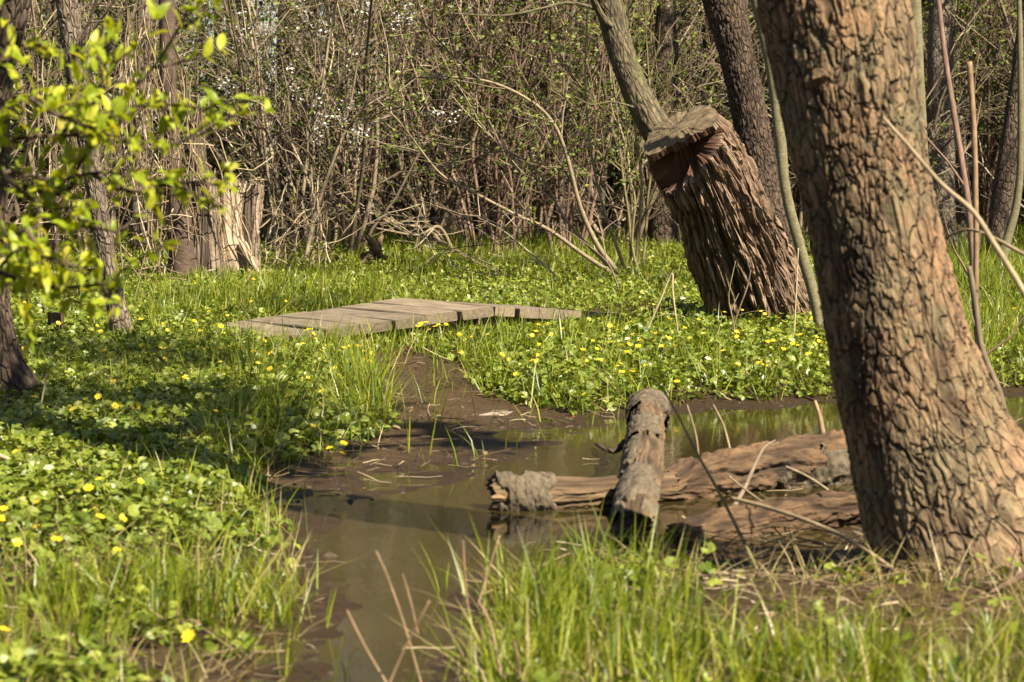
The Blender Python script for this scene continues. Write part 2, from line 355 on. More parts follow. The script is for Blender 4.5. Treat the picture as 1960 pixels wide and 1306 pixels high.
def ground_mat():
    m, nt = mat('mud_and_soil'); geo = nd(nt, 'ShaderNodeNewGeometry'); pos = geo.outputs['Position']
    wet = attr(nt, 'rnd').outputs['Fac']
    n1 = noise(nt, pos, 2.2, 5); n2 = noise(nt, pos, 30, 6, .7); n3 = noise(nt, pos, 160, 3, .6)
    c = ramp(nt, n1, [(.3, (.082, .048, .018)), (.7, (.135, .082, .034))])
    c = mix(nt, .8, c, ramp(nt, n2, [(.32, (.45, .42, .4)), (.55, (1, 1, 1)), (.75, (1.4, 1.35, 1.3))]), 'MULTIPLY')
    c = mix(nt, mm(nt, 'MULTIPLY', ramp(nt, n3, [(.6, (0, 0, 0)), (.7, (1, 1, 1))]), .4), c, (.14, .10, .06))
    c = mix(nt, wet, c, (.62, .58, .54), 'MULTIPLY')
    rough = nd(nt, 'ShaderNodeMapRange', Value=wet, To_Min=.95, To_Max=.5).outputs[0]
    h = mm(nt, 'ADD', mm(nt, 'MULTIPLY', n2, 1.5), mm(nt, 'MULTIPLY', n3, 1.6))
    p = nd(nt, 'ShaderNodeBsdfPrincipled', Base_Color=c, Roughness=rough, Normal=bump(nt, h, 1.0, .03)); p.inputs['Specular IOR Level'].default_value = .22
    out(nt, p.outputs[0]); return m
def water_mat():
    m, nt = mat('muddy_water'); pos = nd(nt, 'ShaderNodeNewGeometry').outputs['Position']
    n1 = noise(nt, pos, 1.7, 4); n2 = noise(nt, mapping(nt, pos, (1, .45, 1)), 14, 3); n3 = noise(nt, pos, 45, 2)
    c = ramp(nt, n1, [(.3, (.036, .028, .009)), (.7, (.058, .044, .016))])
    nrm = bump(nt, mm(nt, 'ADD', n2, mm(nt, 'MULTIPLY', n3, .25)), .10, .010)
    d = nd(nt, 'ShaderNodeBsdfDiffuse', Color=c); t = nd(nt, 'ShaderNodeBsdfTransparent', Color=(.80, .74, .55, 1))
    b = nd(nt, 'ShaderNodeMixShader', i0=.42, i1=d.outputs[0], i2=t.outputs[0])
    g = nd(nt, 'ShaderNodeBsdfGlossy', Roughness=.04, Normal=nrm, Color=(1, 1, 1, 1))
    fr = nd(nt, 'ShaderNodeFresnel', IOR=1.33, Normal=nrm)
    out(nt, nd(nt, 'ShaderNodeMixShader', i0=fr.outputs[0], i1=b.outputs[0], i2=g.outputs[0]).outputs[0]); return m
def plank_mat():
    m, nt = mat('weathered_planks'); bk = attr(nt, 'bk').outputs['Vector']; r = attr(nt, 'rnd').outputs['Fac']
    n1 = noise(nt, mapping(nt, bk, (60, 5, 60)), 1, 6, .65); n2 = noise(nt, bk, 6, 4)
    c = ramp(nt, n1, [(.25, (.075, .052, .03)), (.5, (.16, .12, .075)), (.75, (.24, .185, .12))])
    c = mix(nt, .6, c, ramp(nt, n2, [(.35, (.7, .7, .68)), (.7, (1.2, 1.2, 1.2))]), 'MULTIPLY')
    c = mix(nt, .5, c, ramp(nt, r, [(0, (.7, .7, .7)), (1, (1.2, 1.2, 1.2))]), 'MULTIPLY')
    p = nd(nt, 'ShaderNodeBsdfPrincipled', Base_Color=c, Roughness=.8, Normal=bump(nt, n1, .5, .004)); out(nt, p.outputs[0]); return m
M['ground'] = ground_mat(); M['water'] = water_mat(); M['plank'] = plank_mat()

# ------------------------------------------------------------------ ground, water
def axis(a, b, step, far):
    mid = np.arange(a, b + 1e-6, step); g = step * 1.25 ** np.arange(1, 60); g = np.cumsum(g)
    lo = (a - g)[(a - g) > -far][::-1]; hi = (b + g)[(b + g) < far]
    return np.concatenate([[-far], lo, mid, hi, [far]])
gx = axis(-4.5, 5.0, .045, 400); gy = axis(3.6, 14, .045, 400)
X, Y = np.meshgrid(gx, gy); Z, SW, SM = land(X, Y)
mb = MB(); nx, ny = len(gx), len(gy)
ii = np.arange(ny - 1)[:, None] * nx + np.arange(nx - 1)[None, :]
mb.add(np.stack([X, Y, Z], -1).reshape(-1, 3), np.stack([ii, ii + 1, ii + nx + 1, ii + nx], -1).reshape(-1, 4), rnd=(1 - sstep(-.05, .7, SW)).ravel())
tag(mb.build('ground', M['ground']), kind='structure')
mb = MB(); wx = np.linspace(-2.2, 4.2, 40); wy = np.linspace(3.75, 11.2, 40); X, Y = np.meshgrid(wx, wy)
ii = np.arange(39)[:, None] * 40 + np.arange(39)[None, :]
mb.add(np.stack([X, Y, X * 0], -1).reshape(-1, 3), np.stack([ii, ii + 1, ii + 41, ii + 40], -1).reshape(-1, 4))
tag(mb.build('water', M['water']), kind='structure')

# ------------------------------------------------------------------ bark relief
def no_disp(th, s, bk): return np.zeros_like(th), np.zeros_like(th)
def lumpy(a=.02, f=6):
    def d(th, s, bk): n = fbm(bk * np.array([f, f, f * .4]), 3, 3); return a * n, np.zeros_like(n)
    return d
def plates(cell=.034, st=.45, depth=.011, lump=.015, seed=1, width=.10, flake=1.0):
    """flat flaky plates, lifted along one edge, parted by narrow upright cracks and short cross breaks"""
    def d(th, s, bk):
        p = bk * np.array([1, 1, st]) / cell
        w = np.stack([vnoise(p * .8, 11), vnoise(p * .8, 12), vnoise(p * .8, 13)], 1) + .6 * np.stack([vnoise(p * 2.3, 14), vnoise(p * 2.3, 15), vnoise(p * 2.3, 16)], 1)
        p = p + .42 * w; f1, f2, cid, dl = voro(p, seed, True); n1 = np.abs(vnoise(bk * np.array([1, 1, .2]) / (cell * 1.15) + .3 * w, seed + 3))
        vary = sstep(-.5, .25, fbm(bk * 7, 2, 31))
        e = 1 - (1 - sstep(.0, width, f2 - f1)) * (.3 + .7 * vary); v = sstep(.0, .11, n1); e = np.minimum(e, v + (1 - v) * .1)
        q = p * np.array([1.9, 1.9, 1.5]) + 7 + .6 * w; f1b, f2b, cb, db = voro(q, seed + 5, True); e2 = sstep(0, .10, f2b - f1b)
        tg = np.stack([-np.sin(th), np.cos(th), 0 * th], 1); side = (db * tg).sum(1) * (cb - .4) * 2.2
        tilt = np.clip(-db[:, 2] * .9 + side, -.8, .9) * flake
        fl = fbm(bk * np.array([60, 60, 26]), 3, 6)
        off = depth * (e - 1) - depth * .22 * (1 - e2) * vary + depth * (.55 * tilt + .22 * (cid - .5) + .25 * (cb - .5)) * e + lump * fbm(bk * np.array([5, 5, 2.5]), 3, 3) + .0020 * fl
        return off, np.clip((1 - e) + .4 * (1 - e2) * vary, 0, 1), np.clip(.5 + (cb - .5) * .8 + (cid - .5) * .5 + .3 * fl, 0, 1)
    return d
def furrows(cell=.03, st=.16, depth=.026, lump=.02, seed=3, brk=.35):
    """long braided furrows: zero lines of noise drawn out along the stem"""
    def d(th, s, bk):
        p = bk * np.array([1, 1, st]) / cell
        p = p + .65 * np.stack([vnoise(p * np.array([.3, .3, .7]), 11 + seed), vnoise(p * np.array([.3, .3, .7]), 12 + seed), 0 * th], 1) + .3 * np.stack([vnoise(p * np.array([1.1, 1.1, 1.6]), 13 + seed), vnoise(p * np.array([1.1, 1.1, 1.6]), 14 + seed), 0 * th], 1)
        n1 = np.abs(vnoise(p * .55, seed)); n2 = np.abs(vnoise(p * np.array([.95, .95, 1.1]) + 5, seed + 3)); n3 = np.abs(vnoise(p * np.array([2.2, 2.2, 1.6]) + 9, seed + 4))
        e = sstep(0, .34, n1) * (.45 + .55 * sstep(0, .3, n2)); q = bk * np.array([1, 1, .55]) / (cell * 1.1); f1, f2, cid = voro(q + .3 * np.stack([n1, n2, n3], 1), seed + 9)
        h = e * (1 - brk * (1 - sstep(0, .18, f2 - f1))) - .22 * (1 - sstep(0, .35, n3)) + .22 * (cid - .5) * e
        off = depth * (h - 1) + lump * fbm(bk * np.array([4, 4, 1.5]), 3, 3) + .0035 * fbm(bk * np.array([110, 110, 18]), 3, 6)
        rg = 1 - np.abs(vnoise(p * np.array([1.5, 1.5, 1.2]) + 3, seed + 21)); off = off + depth * .55 * (rg ** 3 - .4) + depth * .25 * ((1 - np.abs(vnoise(p * np.array([3.6, 3.6, 2.0]) + 8, seed + 22))) ** 4 - .3)
        return off, np.clip(1 - e, 0, 1) * .9, np.clip(.5 + .7 * (rg - .6), 0, 1)
    return d
def edge_rows(rows, d):                 # rows of (py, left px, right px) -> centre points and radii at depth d
    C, Rr = [], []
    for k, (py, l, r) in enumerate(rows):
        dd = d(py) if callable(d) else d
        C.append(P((l + r) / 2, py, dd)); Rr.append((r - l) / 2 / F * dd)
    return np.array(C), np.array(Rr)
def resample(C, Rr, n):
    X = curve(np.concatenate([C, Rr[:, None]], 1), 400); s = np.concatenate([[0], np.cumsum(np.linalg.norm(np.diff(X[:, :3], axis=0), axis=1))])
    u = np.linspace(0, s[-1], n); Y = np.stack([np.interp(u, s, X[:, k]) for k in range(4)], 1)
    return Y[:, :3], Y[:, 3]
def upward(C, Rr, extra, top_r, bend=(0, 0)):   # continue a stem above the frame
    d = C[-1] - C[-3]; d = d / np.linalg.norm(d); pts, rs = [C[-1]], [Rr[-1]]
    for k in range(1, 9):
        d = d + np.array([bend[0], bend[1], .04]); d /= np.linalg.norm(d)
        pts.append(pts[-1] + d * extra / 8); rs.append(Rr[-1] * (1 - k / 8) + top_r * k / 8)
    return np.array(pts), np.array(rs)

# ------------------------------------------------------------------ branching
def wander(p0, d0, L, n, up=0.0, wob=.15, rs=random):
    pts = [np.array(p0, float)]; d = np.array(d0, float); d /= np.linalg.norm(d)
    for k in range(n):
        d = d + np.array([rs.gauss(0, wob), rs.gauss(0, wob), rs.gauss(0, wob) + up]); d /= np.linalg.norm(d); pts.append(pts[-1] + d * L / n)
    return np.array(pts)
def side_dir(d, ang):
    d = d / np.linalg.norm(d); a = np.cross(d, [random.gauss(0, 1), random.gauss(0, 1), random.gauss(0, 1)]); a /= np.linalg.norm(a) + 1e-9
    return d * math.cos(ang) + a * math.sin(ang)
def leaf_pts(lst, C, n, size, spread=.02):
    for _ in range(n):
        i = random.randrange(1, len(C)); lst.append((*(C[i] + (C[i - 1] - C[i]) * random.random() + np.random.default_rng(random.randrange(1 << 30)).normal(0, spread, 3)), size * random.uniform(.6, 1.3)))
LEAF4 = np.array([[0, 0, 0], [.32, .5, .10], [0, 1, -.05], [-.32, .5, .10]]); LEAF4T = np.array([[0, 1, 2], [0, 2, 3]])
LEAF9 = np.array([[0, 0, 0], [.2, .2, .06], [0, .25, 0], [-.2, .2, .06], [.27, .5, .07], [0, .55, -.02], [-.27, .5, .07], [.16, .8, .0], [0, .82, -.09], [-.16, .8, .0], [0, 1.08, -.2]])
LEAF9Q = np.array([[1, 4, 5, 2], [2, 5, 6, 3], [4, 7, 8, 5], [5, 8, 9, 6]]); LEAF9T = np.array([[0, 1, 2], [0, 2, 3], [7, 10, 8], [8, 10, 9]])
def rot_from(zn, yaw, g):               # rotation matrices: local z tilted to zn, spun by yaw
    zn = zn / np.linalg.norm(zn, axis=1, keepdims=True); a = np.stack([np.cos(yaw), np.sin(yaw), 0 * yaw], 1)
    y = a - zn * (a * zn).sum(1, keepdims=True); y /= np.linalg.norm(y, axis=1, keepdims=True) + 1e-9; x = np.cross(y, zn)
    return np.stack([x, y, zn], -1)
def scatter(mb, tv, pos, size, up=.5, Q=None, T=None, rnd=None, mi=0, g=rng):
    pos = np.asarray(pos, float); n = len(pos)
    if n == 0: return
    zn = g.normal(0, 1, (n, 3)) * (1 - up) + np.array([0, 0, 1.0]) * up; yaw = g.uniform(0, 2 * math.pi, n)
    Rm = rot_from(zn, yaw, g); V = np.einsum('nij,kj->nki', Rm, tv) * np.asarray(size)[:, None, None] + pos[:, None, :]
    k = len(tv); base = (np.arange(n) * k)[:, None, None]
    q = None if Q is None else (Q[None] + base).reshape(-1, 4); t = None if T is None else (T[None] + base).reshape(-1, 3)
    r = g.uniform(0, 1, n) if rnd is None else rnd
    mb.add(V.reshape(-1, 3), q, t, rnd=np.repeat(r, k), mi=mi)

def shrub(stems, h, spread, branch=6, twig=4, rbase=.012, leaves=200, lsize=.03, arch=.0, kind='twig', leafkind='shrub_leaf', name='twiggy_shrub', label='', cat='shrub', group=None, blossoms=0, wob=.085, leafy_from=.25, ):
    root = thing(name, label, cat, (0, 0, 0), group); W = MB(); pts = []; bl = []
    for s in range(stems):
        a = random.uniform(0, 2 * math.pi); lean = random.uniform(.05, spread); p0 = np.array([math.cos(a), math.sin(a), 0]) * random.uniform(.02, .16) + [0, 0, -.05]
        L = h * random.uniform(.6, 1.05); r0 = rbase * random.uniform(.6, 1.35)
        C = wander(p0, [math.cos(a) * lean, math.sin(a) * lean, 1], L, 8, -arch * lean, wob); rd = random.random()
        tube(W, C, np.linspace(r0, r0 * .25, 9), 5, rd)
        for b in range(branch):
            i = random.randint(1, 7); L2 = L * random.uniform(.18, .5); d = side_dir(C[i + 1] - C[i], random.uniform(.4, 1.1)); d[2] = d[2] * .8 + .1
            r1 = r0 * (1 - i / 10) * .5; B = wander(C[i], d, L2, 5, .02, wob * 1.3); rb = np.clip(rd + random.uniform(-.3, .3), 0, 1)
            tube(W, B, np.linspace(max(r1, .005), max(r1 * .35, .003), 6), 4, rb)
            if i >= leafy_from * 8: leaf_pts(pts, B, max(0, int(leaves / (stems * branch) * .4)), lsize)
            for t in range(twig):
                j = random.randint(1, 4); L3 = L2 * random.uniform(.25, .7); d = side_dir(B[j + 1] - B[j], random.uniform(.4, 1.2))
                Tw = wander(B[j], d, L3, 3, .03, wob * 1.4); tube(W, Tw, np.linspace(max(r1 * .5, .0035), .0022, 4), 3, np.clip(rb + random.uniform(-.2, .4), 0, 1))
                if i >= leafy_from * 8: leaf_pts(pts, Tw, max(0, round(leaves / (stems * branch * twig) * .6 + random.uniform(-.5, .5))), lsize)
                if blossoms and i > 2: leaf_pts(bl, Tw, int(blossoms / (stems * branch * twig) + random.random()), .028, .025)
    W.build('branches', M[kind], root)
    if pts:
        Lm = MB(); A = np.array(pts); scatter(Lm, LEAF4, A[:, :3], A[:, 3], .35, T=LEAF4T); Lm.build('foliage', M[leafkind], root, smooth=False)
    if bl:
        Lm = MB(); A = np.array(bl); scatter(Lm, LEAF4, A[:, :3], A[:, 3], .2, T=LEAF4T); Lm.build('blossom', M['blossom'], root, smooth=False)
    return root

# ================================================================== the trees one can tell apart
def tree(name, label, rows, d, bark, sides, rings, disp, extra=4.5, top_r=.04, limbs=5, crown=120, bend=(0, 0), knots=(), limb_from=.15, limb_len=1.6, leafkind='shrub_leaf', flare=0.0, mi_knot='cut_wood', roots=(), first_limbs=(), stains=()):
    C, Rr = edge_rows(rows[::-1], d); C0 = C[0].copy(); C0[2] = min(C0[2], hz(C0[0], C0[1])) - .12; C0 = C[0] + (C[0] - C[1]) * ((C[0][2] - C0[2]) / max(.05, C[1][2] - C[0][2]))
    C = np.concatenate([[C0], C]); Rr = np.concatenate([[Rr[0] * (1.12 + flare)], Rr]); C, Rr = resample(C, Rr, rings)
    base = np.array([C[0][0], C[0][1], hz(C[0][0], C[0][1])]); root = thing(name, label, 'tree', base)
    U, ur = upward(C, Rr, extra, top_r, bend)
    Uc, Ur = resample(np.concatenate([C[-2:-1], U]), np.concatenate([Rr[-2:-1], ur]), max(30, rings // 6))
    W = MB(); trunk(W, np.concatenate([C[:-1], Uc[1:]]), np.concatenate([Rr[:-1], Ur[1:]]), sides, disp, cap=(False, True))
    if stains:                          # damp dark streaks and patches that belong to the bark
        V = np.concatenate(W.v); st = np.zeros(len(V))
        for (q, rx, rz, k) in stains:
            dv = V - np.array(q); n_ = fbm(V * np.array([16, 16, 8]), 4, 51); st = np.maximum(st, k * sstep(1.1, .35, np.sqrt((dv[:, 0] / rx) ** 2 + (dv[:, 1] / (rx * 2)) ** 2 + (dv[:, 2] / rz) ** 2) + .75 * n_))
        W.stain = st
    t = W.build('trunk', M[bark], root, org=base)
    for kp, kr, kd, km in knots:            # branch scars that stand out of the bark
        W = MB(); kd = np.array(kd, float) / np.linalg.norm(kd); kp = np.array(kp)
        trunk(W, np.array([kp - kd * .06, kp - kd * .01, kp + kd * .012, kp + kd * .028]), np.array([kr * 1.5, kr * 1.25, kr, kr * .8]), 28, lumpy(.012, 45), cap=(False, True)); W.build('knot', M[km], t, org=base)
    pts = []; LB = M['dark_bark'] if bark != 'mossy_bark' else M['mossy_bark']
    for l in range(limbs):
        W = MB(); i = int(len(U) * random.uniform(limb_from, .98)); i = min(i, len(U) - 2); a = random.uniform(0, 2 * math.pi); L = limb_len * random.uniform(.6, 1.3)
        B = wander(U[i], [math.cos(a), math.sin(a), .5], L, 7, .05, .16); rr = ur[i] * .45
        tube(W, B, np.linspace(rr, rr * .25, 8), 6, random.random())
        for k in range(7):
            j = random.randint(2, 6); T2 = wander(B[j], side_dir(B[j + 1] - B[j], .8), L * random.uniform(.3, .6), 5, .03, .2); tube(W, T2, np.linspace(rr * .28, .002, 6), 4, random.random()); leaf_pts(pts, T2, crown // (limbs * 7) + 1, .05, .05)
        W.build('limb', LB, root, org=base)
    for fl, frr in first_limbs:         # limbs that the picture shows
        W2 = MB(); tube(W2, curve(fl, 16), np.linspace(frr[0], frr[1], 16), 7, .4); W2.build('limb', M[bark], root, org=base)
    if pts and crown:
        Lm = MB(); A = np.array(pts); scatter(Lm, LEAF4, A[:, :3], A[:, 3], .35, T=LEAF4T); Lm.build('crown', M[leafkind], root, smooth=False, org=base)
    return root, C, U

# the big near tree
def flared(f):                          # buttress roots swell the foot of the stem
    def d(th, s, bk):
        off, crk, pid = f(th, s, bk); t = s - .14
        for (a, amp, fall, p) in ((FL0 + .75, .26, .22, 2.5), (FL0 - .6, .04, .25, 5), (FL0 + .1, .05, .2, 6)):
            off = off + amp * np.exp(-np.clip(t, 0, 9) / fall) * np.clip(np.cos(th - a + .25 * vnoise(bk * 3, 5)), 0, 1) ** p
        return off, crk, pid
    return d
FL0 = 0.0
ROWS = [(-60, 1444, 1728), (0, 1455, 1735), (100, 1475, 1752), (230, 1500, 1765), (350, 1530, 1782), (480, 1555, 1805), (600, 1575, 1832), (700, 1590, 1858), (800, 1612, 1890), (880, 1626, 1925), (950, 1638, 1962), (1020, 1648, 2005), (1085, 1650, 2050)]
ND = 6.05
kp = P(1569, 142, ND - .165)
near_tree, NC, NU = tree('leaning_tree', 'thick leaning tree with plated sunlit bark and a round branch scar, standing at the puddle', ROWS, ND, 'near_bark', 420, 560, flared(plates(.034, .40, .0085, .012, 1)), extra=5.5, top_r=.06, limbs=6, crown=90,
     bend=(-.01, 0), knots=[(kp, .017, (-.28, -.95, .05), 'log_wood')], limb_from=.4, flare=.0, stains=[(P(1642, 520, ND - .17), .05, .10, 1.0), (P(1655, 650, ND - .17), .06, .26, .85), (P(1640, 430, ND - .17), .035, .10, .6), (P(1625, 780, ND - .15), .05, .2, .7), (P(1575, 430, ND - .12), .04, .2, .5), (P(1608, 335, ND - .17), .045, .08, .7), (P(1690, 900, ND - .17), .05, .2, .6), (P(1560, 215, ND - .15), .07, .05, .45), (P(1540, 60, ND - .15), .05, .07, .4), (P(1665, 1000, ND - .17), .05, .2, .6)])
nb = np.array(near_tree.location)

# shading limbs: the near tree's crown reaches out over the frame's right and throws the shade on the left bank
def shade_limb(target_px, height, size, n):
    g = ground_at(*target_px); t = (height - g[2]) / SUNV[2]; c = g + SUNV * t; return c, size, n
W = MB(); pts = []
SH = [((250, 690), 4.6, .45, 520), ((120, 790), 4.3, .40, 420), ((420, 800), 4.2, .26, 240), ((490, 865), 4.0, .15, 130), ((60, 690), 5.0, .5, 520), ((260, 800), 4.2, .3, 300), ((360, 720), 4.5, .25, 200), ((640, 860), 3.9, .08, 50), ((560, 905), 3.8, .09, 60),
      ((820, 815), 3.9, .09, 90), ((930, 850), 3.9, .09, 90), ((870, 832), 4.0, .08, 80), ((0, 560), 5.2, .4, 360), ((150, 575), 5.2, .2, 120), ((560, 600), 5.6, .25, 160), ((700, 770), 4.2, .08, 50)]
for tp, hgt, sz, n in SH:
    c, sz, n = shade_limb(tp, hgt, sz * 1.2, int(n * 1.9)); i = int(np.argmin(np.abs(NU[:, 2] - (c[2] - .8))));
    L = curve([NU[i], (NU[i] * .55 + c * .45) + np.array([0, 0, .25]), c, c + (c - NU[i]) * .18], 14); tube(W, L, np.linspace(.045, .01, 14), 6, .4)
    for k in range(10):
        q = wander(L[random.randint(9, 13)], rng.normal(0, 1, 3), sz * random.uniform(.6, 1.3), 4, .02, .2); tube(W, q, np.linspace(.008, .002, 5), 4, random.random())
    for k in range(n): pts.append((*(c + rng.normal(0, 1, 3) * np.array([sz, sz, sz * .45]) * .75), random.uniform(.05, .09)))
W.build('limb', M['dark_bark'], near_tree, org=nb)
Lm = MB(); A = np.array(pts); scatter(Lm, LEAF4, A[:, :3], A[:, 3], .6, T=LEAF4T); Lm.build('foliage', M['shrub_leaf'], near_tree, smooth=False, org=nb)

# tree at the left edge, its foot on the bank
tree('gnarled_tree', 'shaded gnarled tree at the left bank, its foot flaring over the leaves', [(-60, -30, 78), (0, -38, 58), (70, -48, 36), (130, -55, 24), (220, -62, 20), (320, -60, 16), (430, -52, 12), (520, -46, 17), (600, -40, 24), (680, -38, 42), (735, -42, 72), (795, -50, 112)], 9.4, 'dark_bark', 110, 200, plates(.05, .3, .008, .035, 6), extra=3.5, limbs=4, crown=60, bend=(.02, 0))
tree('slim_leaning_tree', 'slim grey tree leaning over the short post on the left', [(-60, 97, 145), (0, 105, 150), (60, 115, 156), (130, 125, 163), (270, 150, 186), (420, 175, 210), (540, 194, 232), (620, 208, 252), (660, 206, 268)], 12.4, 'grey_bark', 90, 220, plates(.03, .25, .004, .010, 8), extra=4.0, limbs=5, crown=90, bend=(-.02, 0))
tree('ringed_tree', 'dark cherry-barked tree standing right in front of the split pale stump', [(-60, 300, 334), (0, 304, 336), (100, 306, 336), (240, 310, 343), (360, 318, 352), (420, 326, 366), (470, 330, 371), (520, 328, 374)], 17.55, 'ring_bark', 60, 120, lumpy(.012, 9), extra=5, limbs=5, crown=80)
tree('forked_tree', 'mossy leaning tree rising behind the cut top of the big stump', [(-60, 1108, 1166), (0, 1136, 1190), (90, 1160, 1212), (170, 1188, 1242), (245, 1225, 1284), (360, 1284, 1345), (480, 1345, 1410), (590, 1400, 1468)], 16.6, 'mossy_bark', 90, 180, plates(.035, .35, .006, .012, 9), extra=3.5, limbs=5, crown=80, bend=(-.03, 0),
     first_limbs=[([P(1180, 55, 16.55), P(1158, 40, 16.5), P(1140, 10, 16.4), P(1120, -40, 16.2)], (.03, .02)), ([P(1150, 20, 16.6), P(1090, 5, 16.5), P(1030, 18, 16.3), P(960, 30, 16.2), P(860, 25, 16.0)], (.014, .004)), ([P(1212, 205, 16.5), P(1170, 195, 16.3), P(1130, 200, 16.2), P(1090, 180, 16.1)], (.008, .003))])
tree('furrowed_tree', 'straight dark tree with cracked bark right behind the leaning stump', [(-60, 1330, 1418), (0, 1345, 1428), (90, 1372, 1442), (180, 1394, 1460), (280, 1411, 1480), (400, 1428, 1506), (500, 1444, 1528), (580, 1452, 1548)], 17.4, 'dark_bark', 140, 240, plates(.03, .4, .011, .012, 10), extra=5, limbs=5, crown=80, bend=(-.02, 0))
tree('smooth_sapling', 'thin smooth olive sapling close against the near leaning tree', [(-60, 1424, 1447), (0, 1437, 1459), (130, 1465, 1486), (260, 1482, 1503), (370, 1495, 1515), (470, 1520, 1541), (570, 1548, 1570), (655, 1562, 1586)], 12.35, 'smooth_bark', 32, 160, lumpy(.003, 20), extra=2.5, top_r=.012, limbs=4, crown=60)

# ------------------------------------------------------------------ the big leaning stump
def leaning_stump():
    d0 = 14.35
    ax = [(1302, 252, 12.85), (1352, 340, 12.98), (1390, 430, 13.12), (1426, 520, 13.26), (1450, 598, 13.36), (1462, 632, 13.4), (1470, 665, 13.42)]
    wd = [178, 187, 196, 204, 214, 228, 240]
    C = np.array([P(*a) for a in ax])[::-1]; Rr = np.array([q * .5 * .965 / F * a[2] for q, a in zip(wd, ax)])[::-1]
    C, Rr = resample(C, Rr, 400); T, A, B = frames(C); L = np.linalg.norm(np.diff(C, axis=0), axis=1).sum()
    base = np.array([C[0][0], C[0][1], hz(C[0][0], C[0][1])]); root = thing('leaning_stump', 'tall leaning stump with deep furrowed bark and a red notch sawn under its top', 'stump', base)
    # angle whose direction looks at the camera's left
    sides = 560; th = np.arange(sides) * 2 * math.pi / sides
    fd = np.array([-.22, -.97, 0]); f0 = math.atan2(fd @ B[-1], fd @ A[-1])
    sg_ = 1.0 if (-math.sin(f0 + .4) * A[-1] + math.cos(f0 + .4) * B[-1])[0] > 0 else -1.0
    base_disp = furrows(.027, .075, .040, .02, 3, .04)
    def d(TH, S, bk):
        off, crk, pid = base_disp(TH, S, bk)
        a = (TH - f0 + math.pi) % (2 * math.pi) - math.pi
        ca = np.clip(np.cos(a + .05), .02, 1); R0 = Rr[-1]; nz = vnoise(bk * np.array([30, 30, 0]), 4) + .6 * vnoise(bk * np.array([70, 70, 10]), 5)
        bot = L - .165 + .07 * a * sg_ + .022 * vnoise(bk * np.array([18, 18, 0]), 3) + .012 * vnoise(bk * np.array([60, 60, 0]), 6); top = L - .040 + .010 * vnoise(bk * np.array([22, 22, 0]), 8)
        slab = R0 * (.46 + .05 * nz) / ca; cave = R0 * (.12 + .06 * nz + .9 * np.clip(L - .05 - S, 0, .2)) / ca; lim = np.where(S > top, slab, cave)
        base_off = off * (1 - .85 * sstep(L - .13, L - .01, S)) - .020 * sstep(L - .13, L - .01, S)
        cut = sstep(bot, bot + .010, S) * (lim < R0 + base_off) * (np.abs(a + .05) < 1.25)
        off = base_off * (1 - cut) + (lim - R0) * cut; inside = cut
        return off, np.where(inside > .3, 2.0 + inside, crk), np.where(inside > .3, .5, pid)
    W = MB(); trunk(W, C, Rr, sides, d, cap=(False, False))
    V = W.v[0].reshape(400, sides, 3); ja = np.arange(sides) * 2 * math.pi / sides; ring_ = np.stack([np.cos(ja), np.sin(ja), 0 * ja], 1)
    jg = .008 * vnoise(ring_ * 3, 5) + .007 * vnoise(ring_ * 9, 6)
    for k_ in range(6): V[-1 - k_] += T[-1] * (jg * (1 - k_ / 6))[:, None]
    V
    # slope the cut: the top end is tilted down to the front left
    q = W.q[0]; red = (W.a['crk'][0][q] > 2.0).sum(1) >= 2; W.qm[0] = np.where(red, 1, 0); W.a['crk'][0] = np.where(W.a['crk'][0] >= 2, .15, W.a['crk'][0])
    top = V[-1].copy(); c = C[-1]; rr = [top]
    n0 = T[-1]
    for f in np.linspace(.93, .04, 22):
        p = c + (top - c) * f; u = (p - c) @ A[-1]; v = (p - c) @ B[-1]
        hgt = sstep(1, .85, f) * (.010 * vnoise(np.stack([u * 9, v * 55, u * 0], 1), 4) + .008 * vnoise(np.stack([u * 25, v * 120, u * 0], 1), 6) + .02 * vnoise(np.stack([u * 4, v * 5, u * 0], 1), 7)) + .012 * (1 - f)
        rr.append(p + n0 * hgt[:, None])
    Wt = MB(); k = len(rr); allv = np.concatenate(rr + [c[None] + n0 * .03]); a = np.arange(k - 1)[:, None] * sides; j = np.arange(sides)[None, :]; j2 = (j + 1) % sides
    qq = np.stack([a + j, a + j2, a + sides + j2, a + sides + j], -1).reshape(-1, 4); jj = np.arange(sides)
    rel = allv - c; cb = np.stack([rel @ A[-1], rel @ B[-1], rel @ n0], 1)
    Wt.add(allv, qq, np.stack([(k - 1) * sides + jj, (k - 1) * sides + (jj + 1) % sides, np.full(sides, k * sides)], 1), bk=cb[:, [1, 2, 0]])
    W.build('trunk', [M['stump_bark'], M['red_wood']], root, org=base); Wt.build('cut_top', M['cut_wood'], root, org=base)
    return root
leaning_stump()

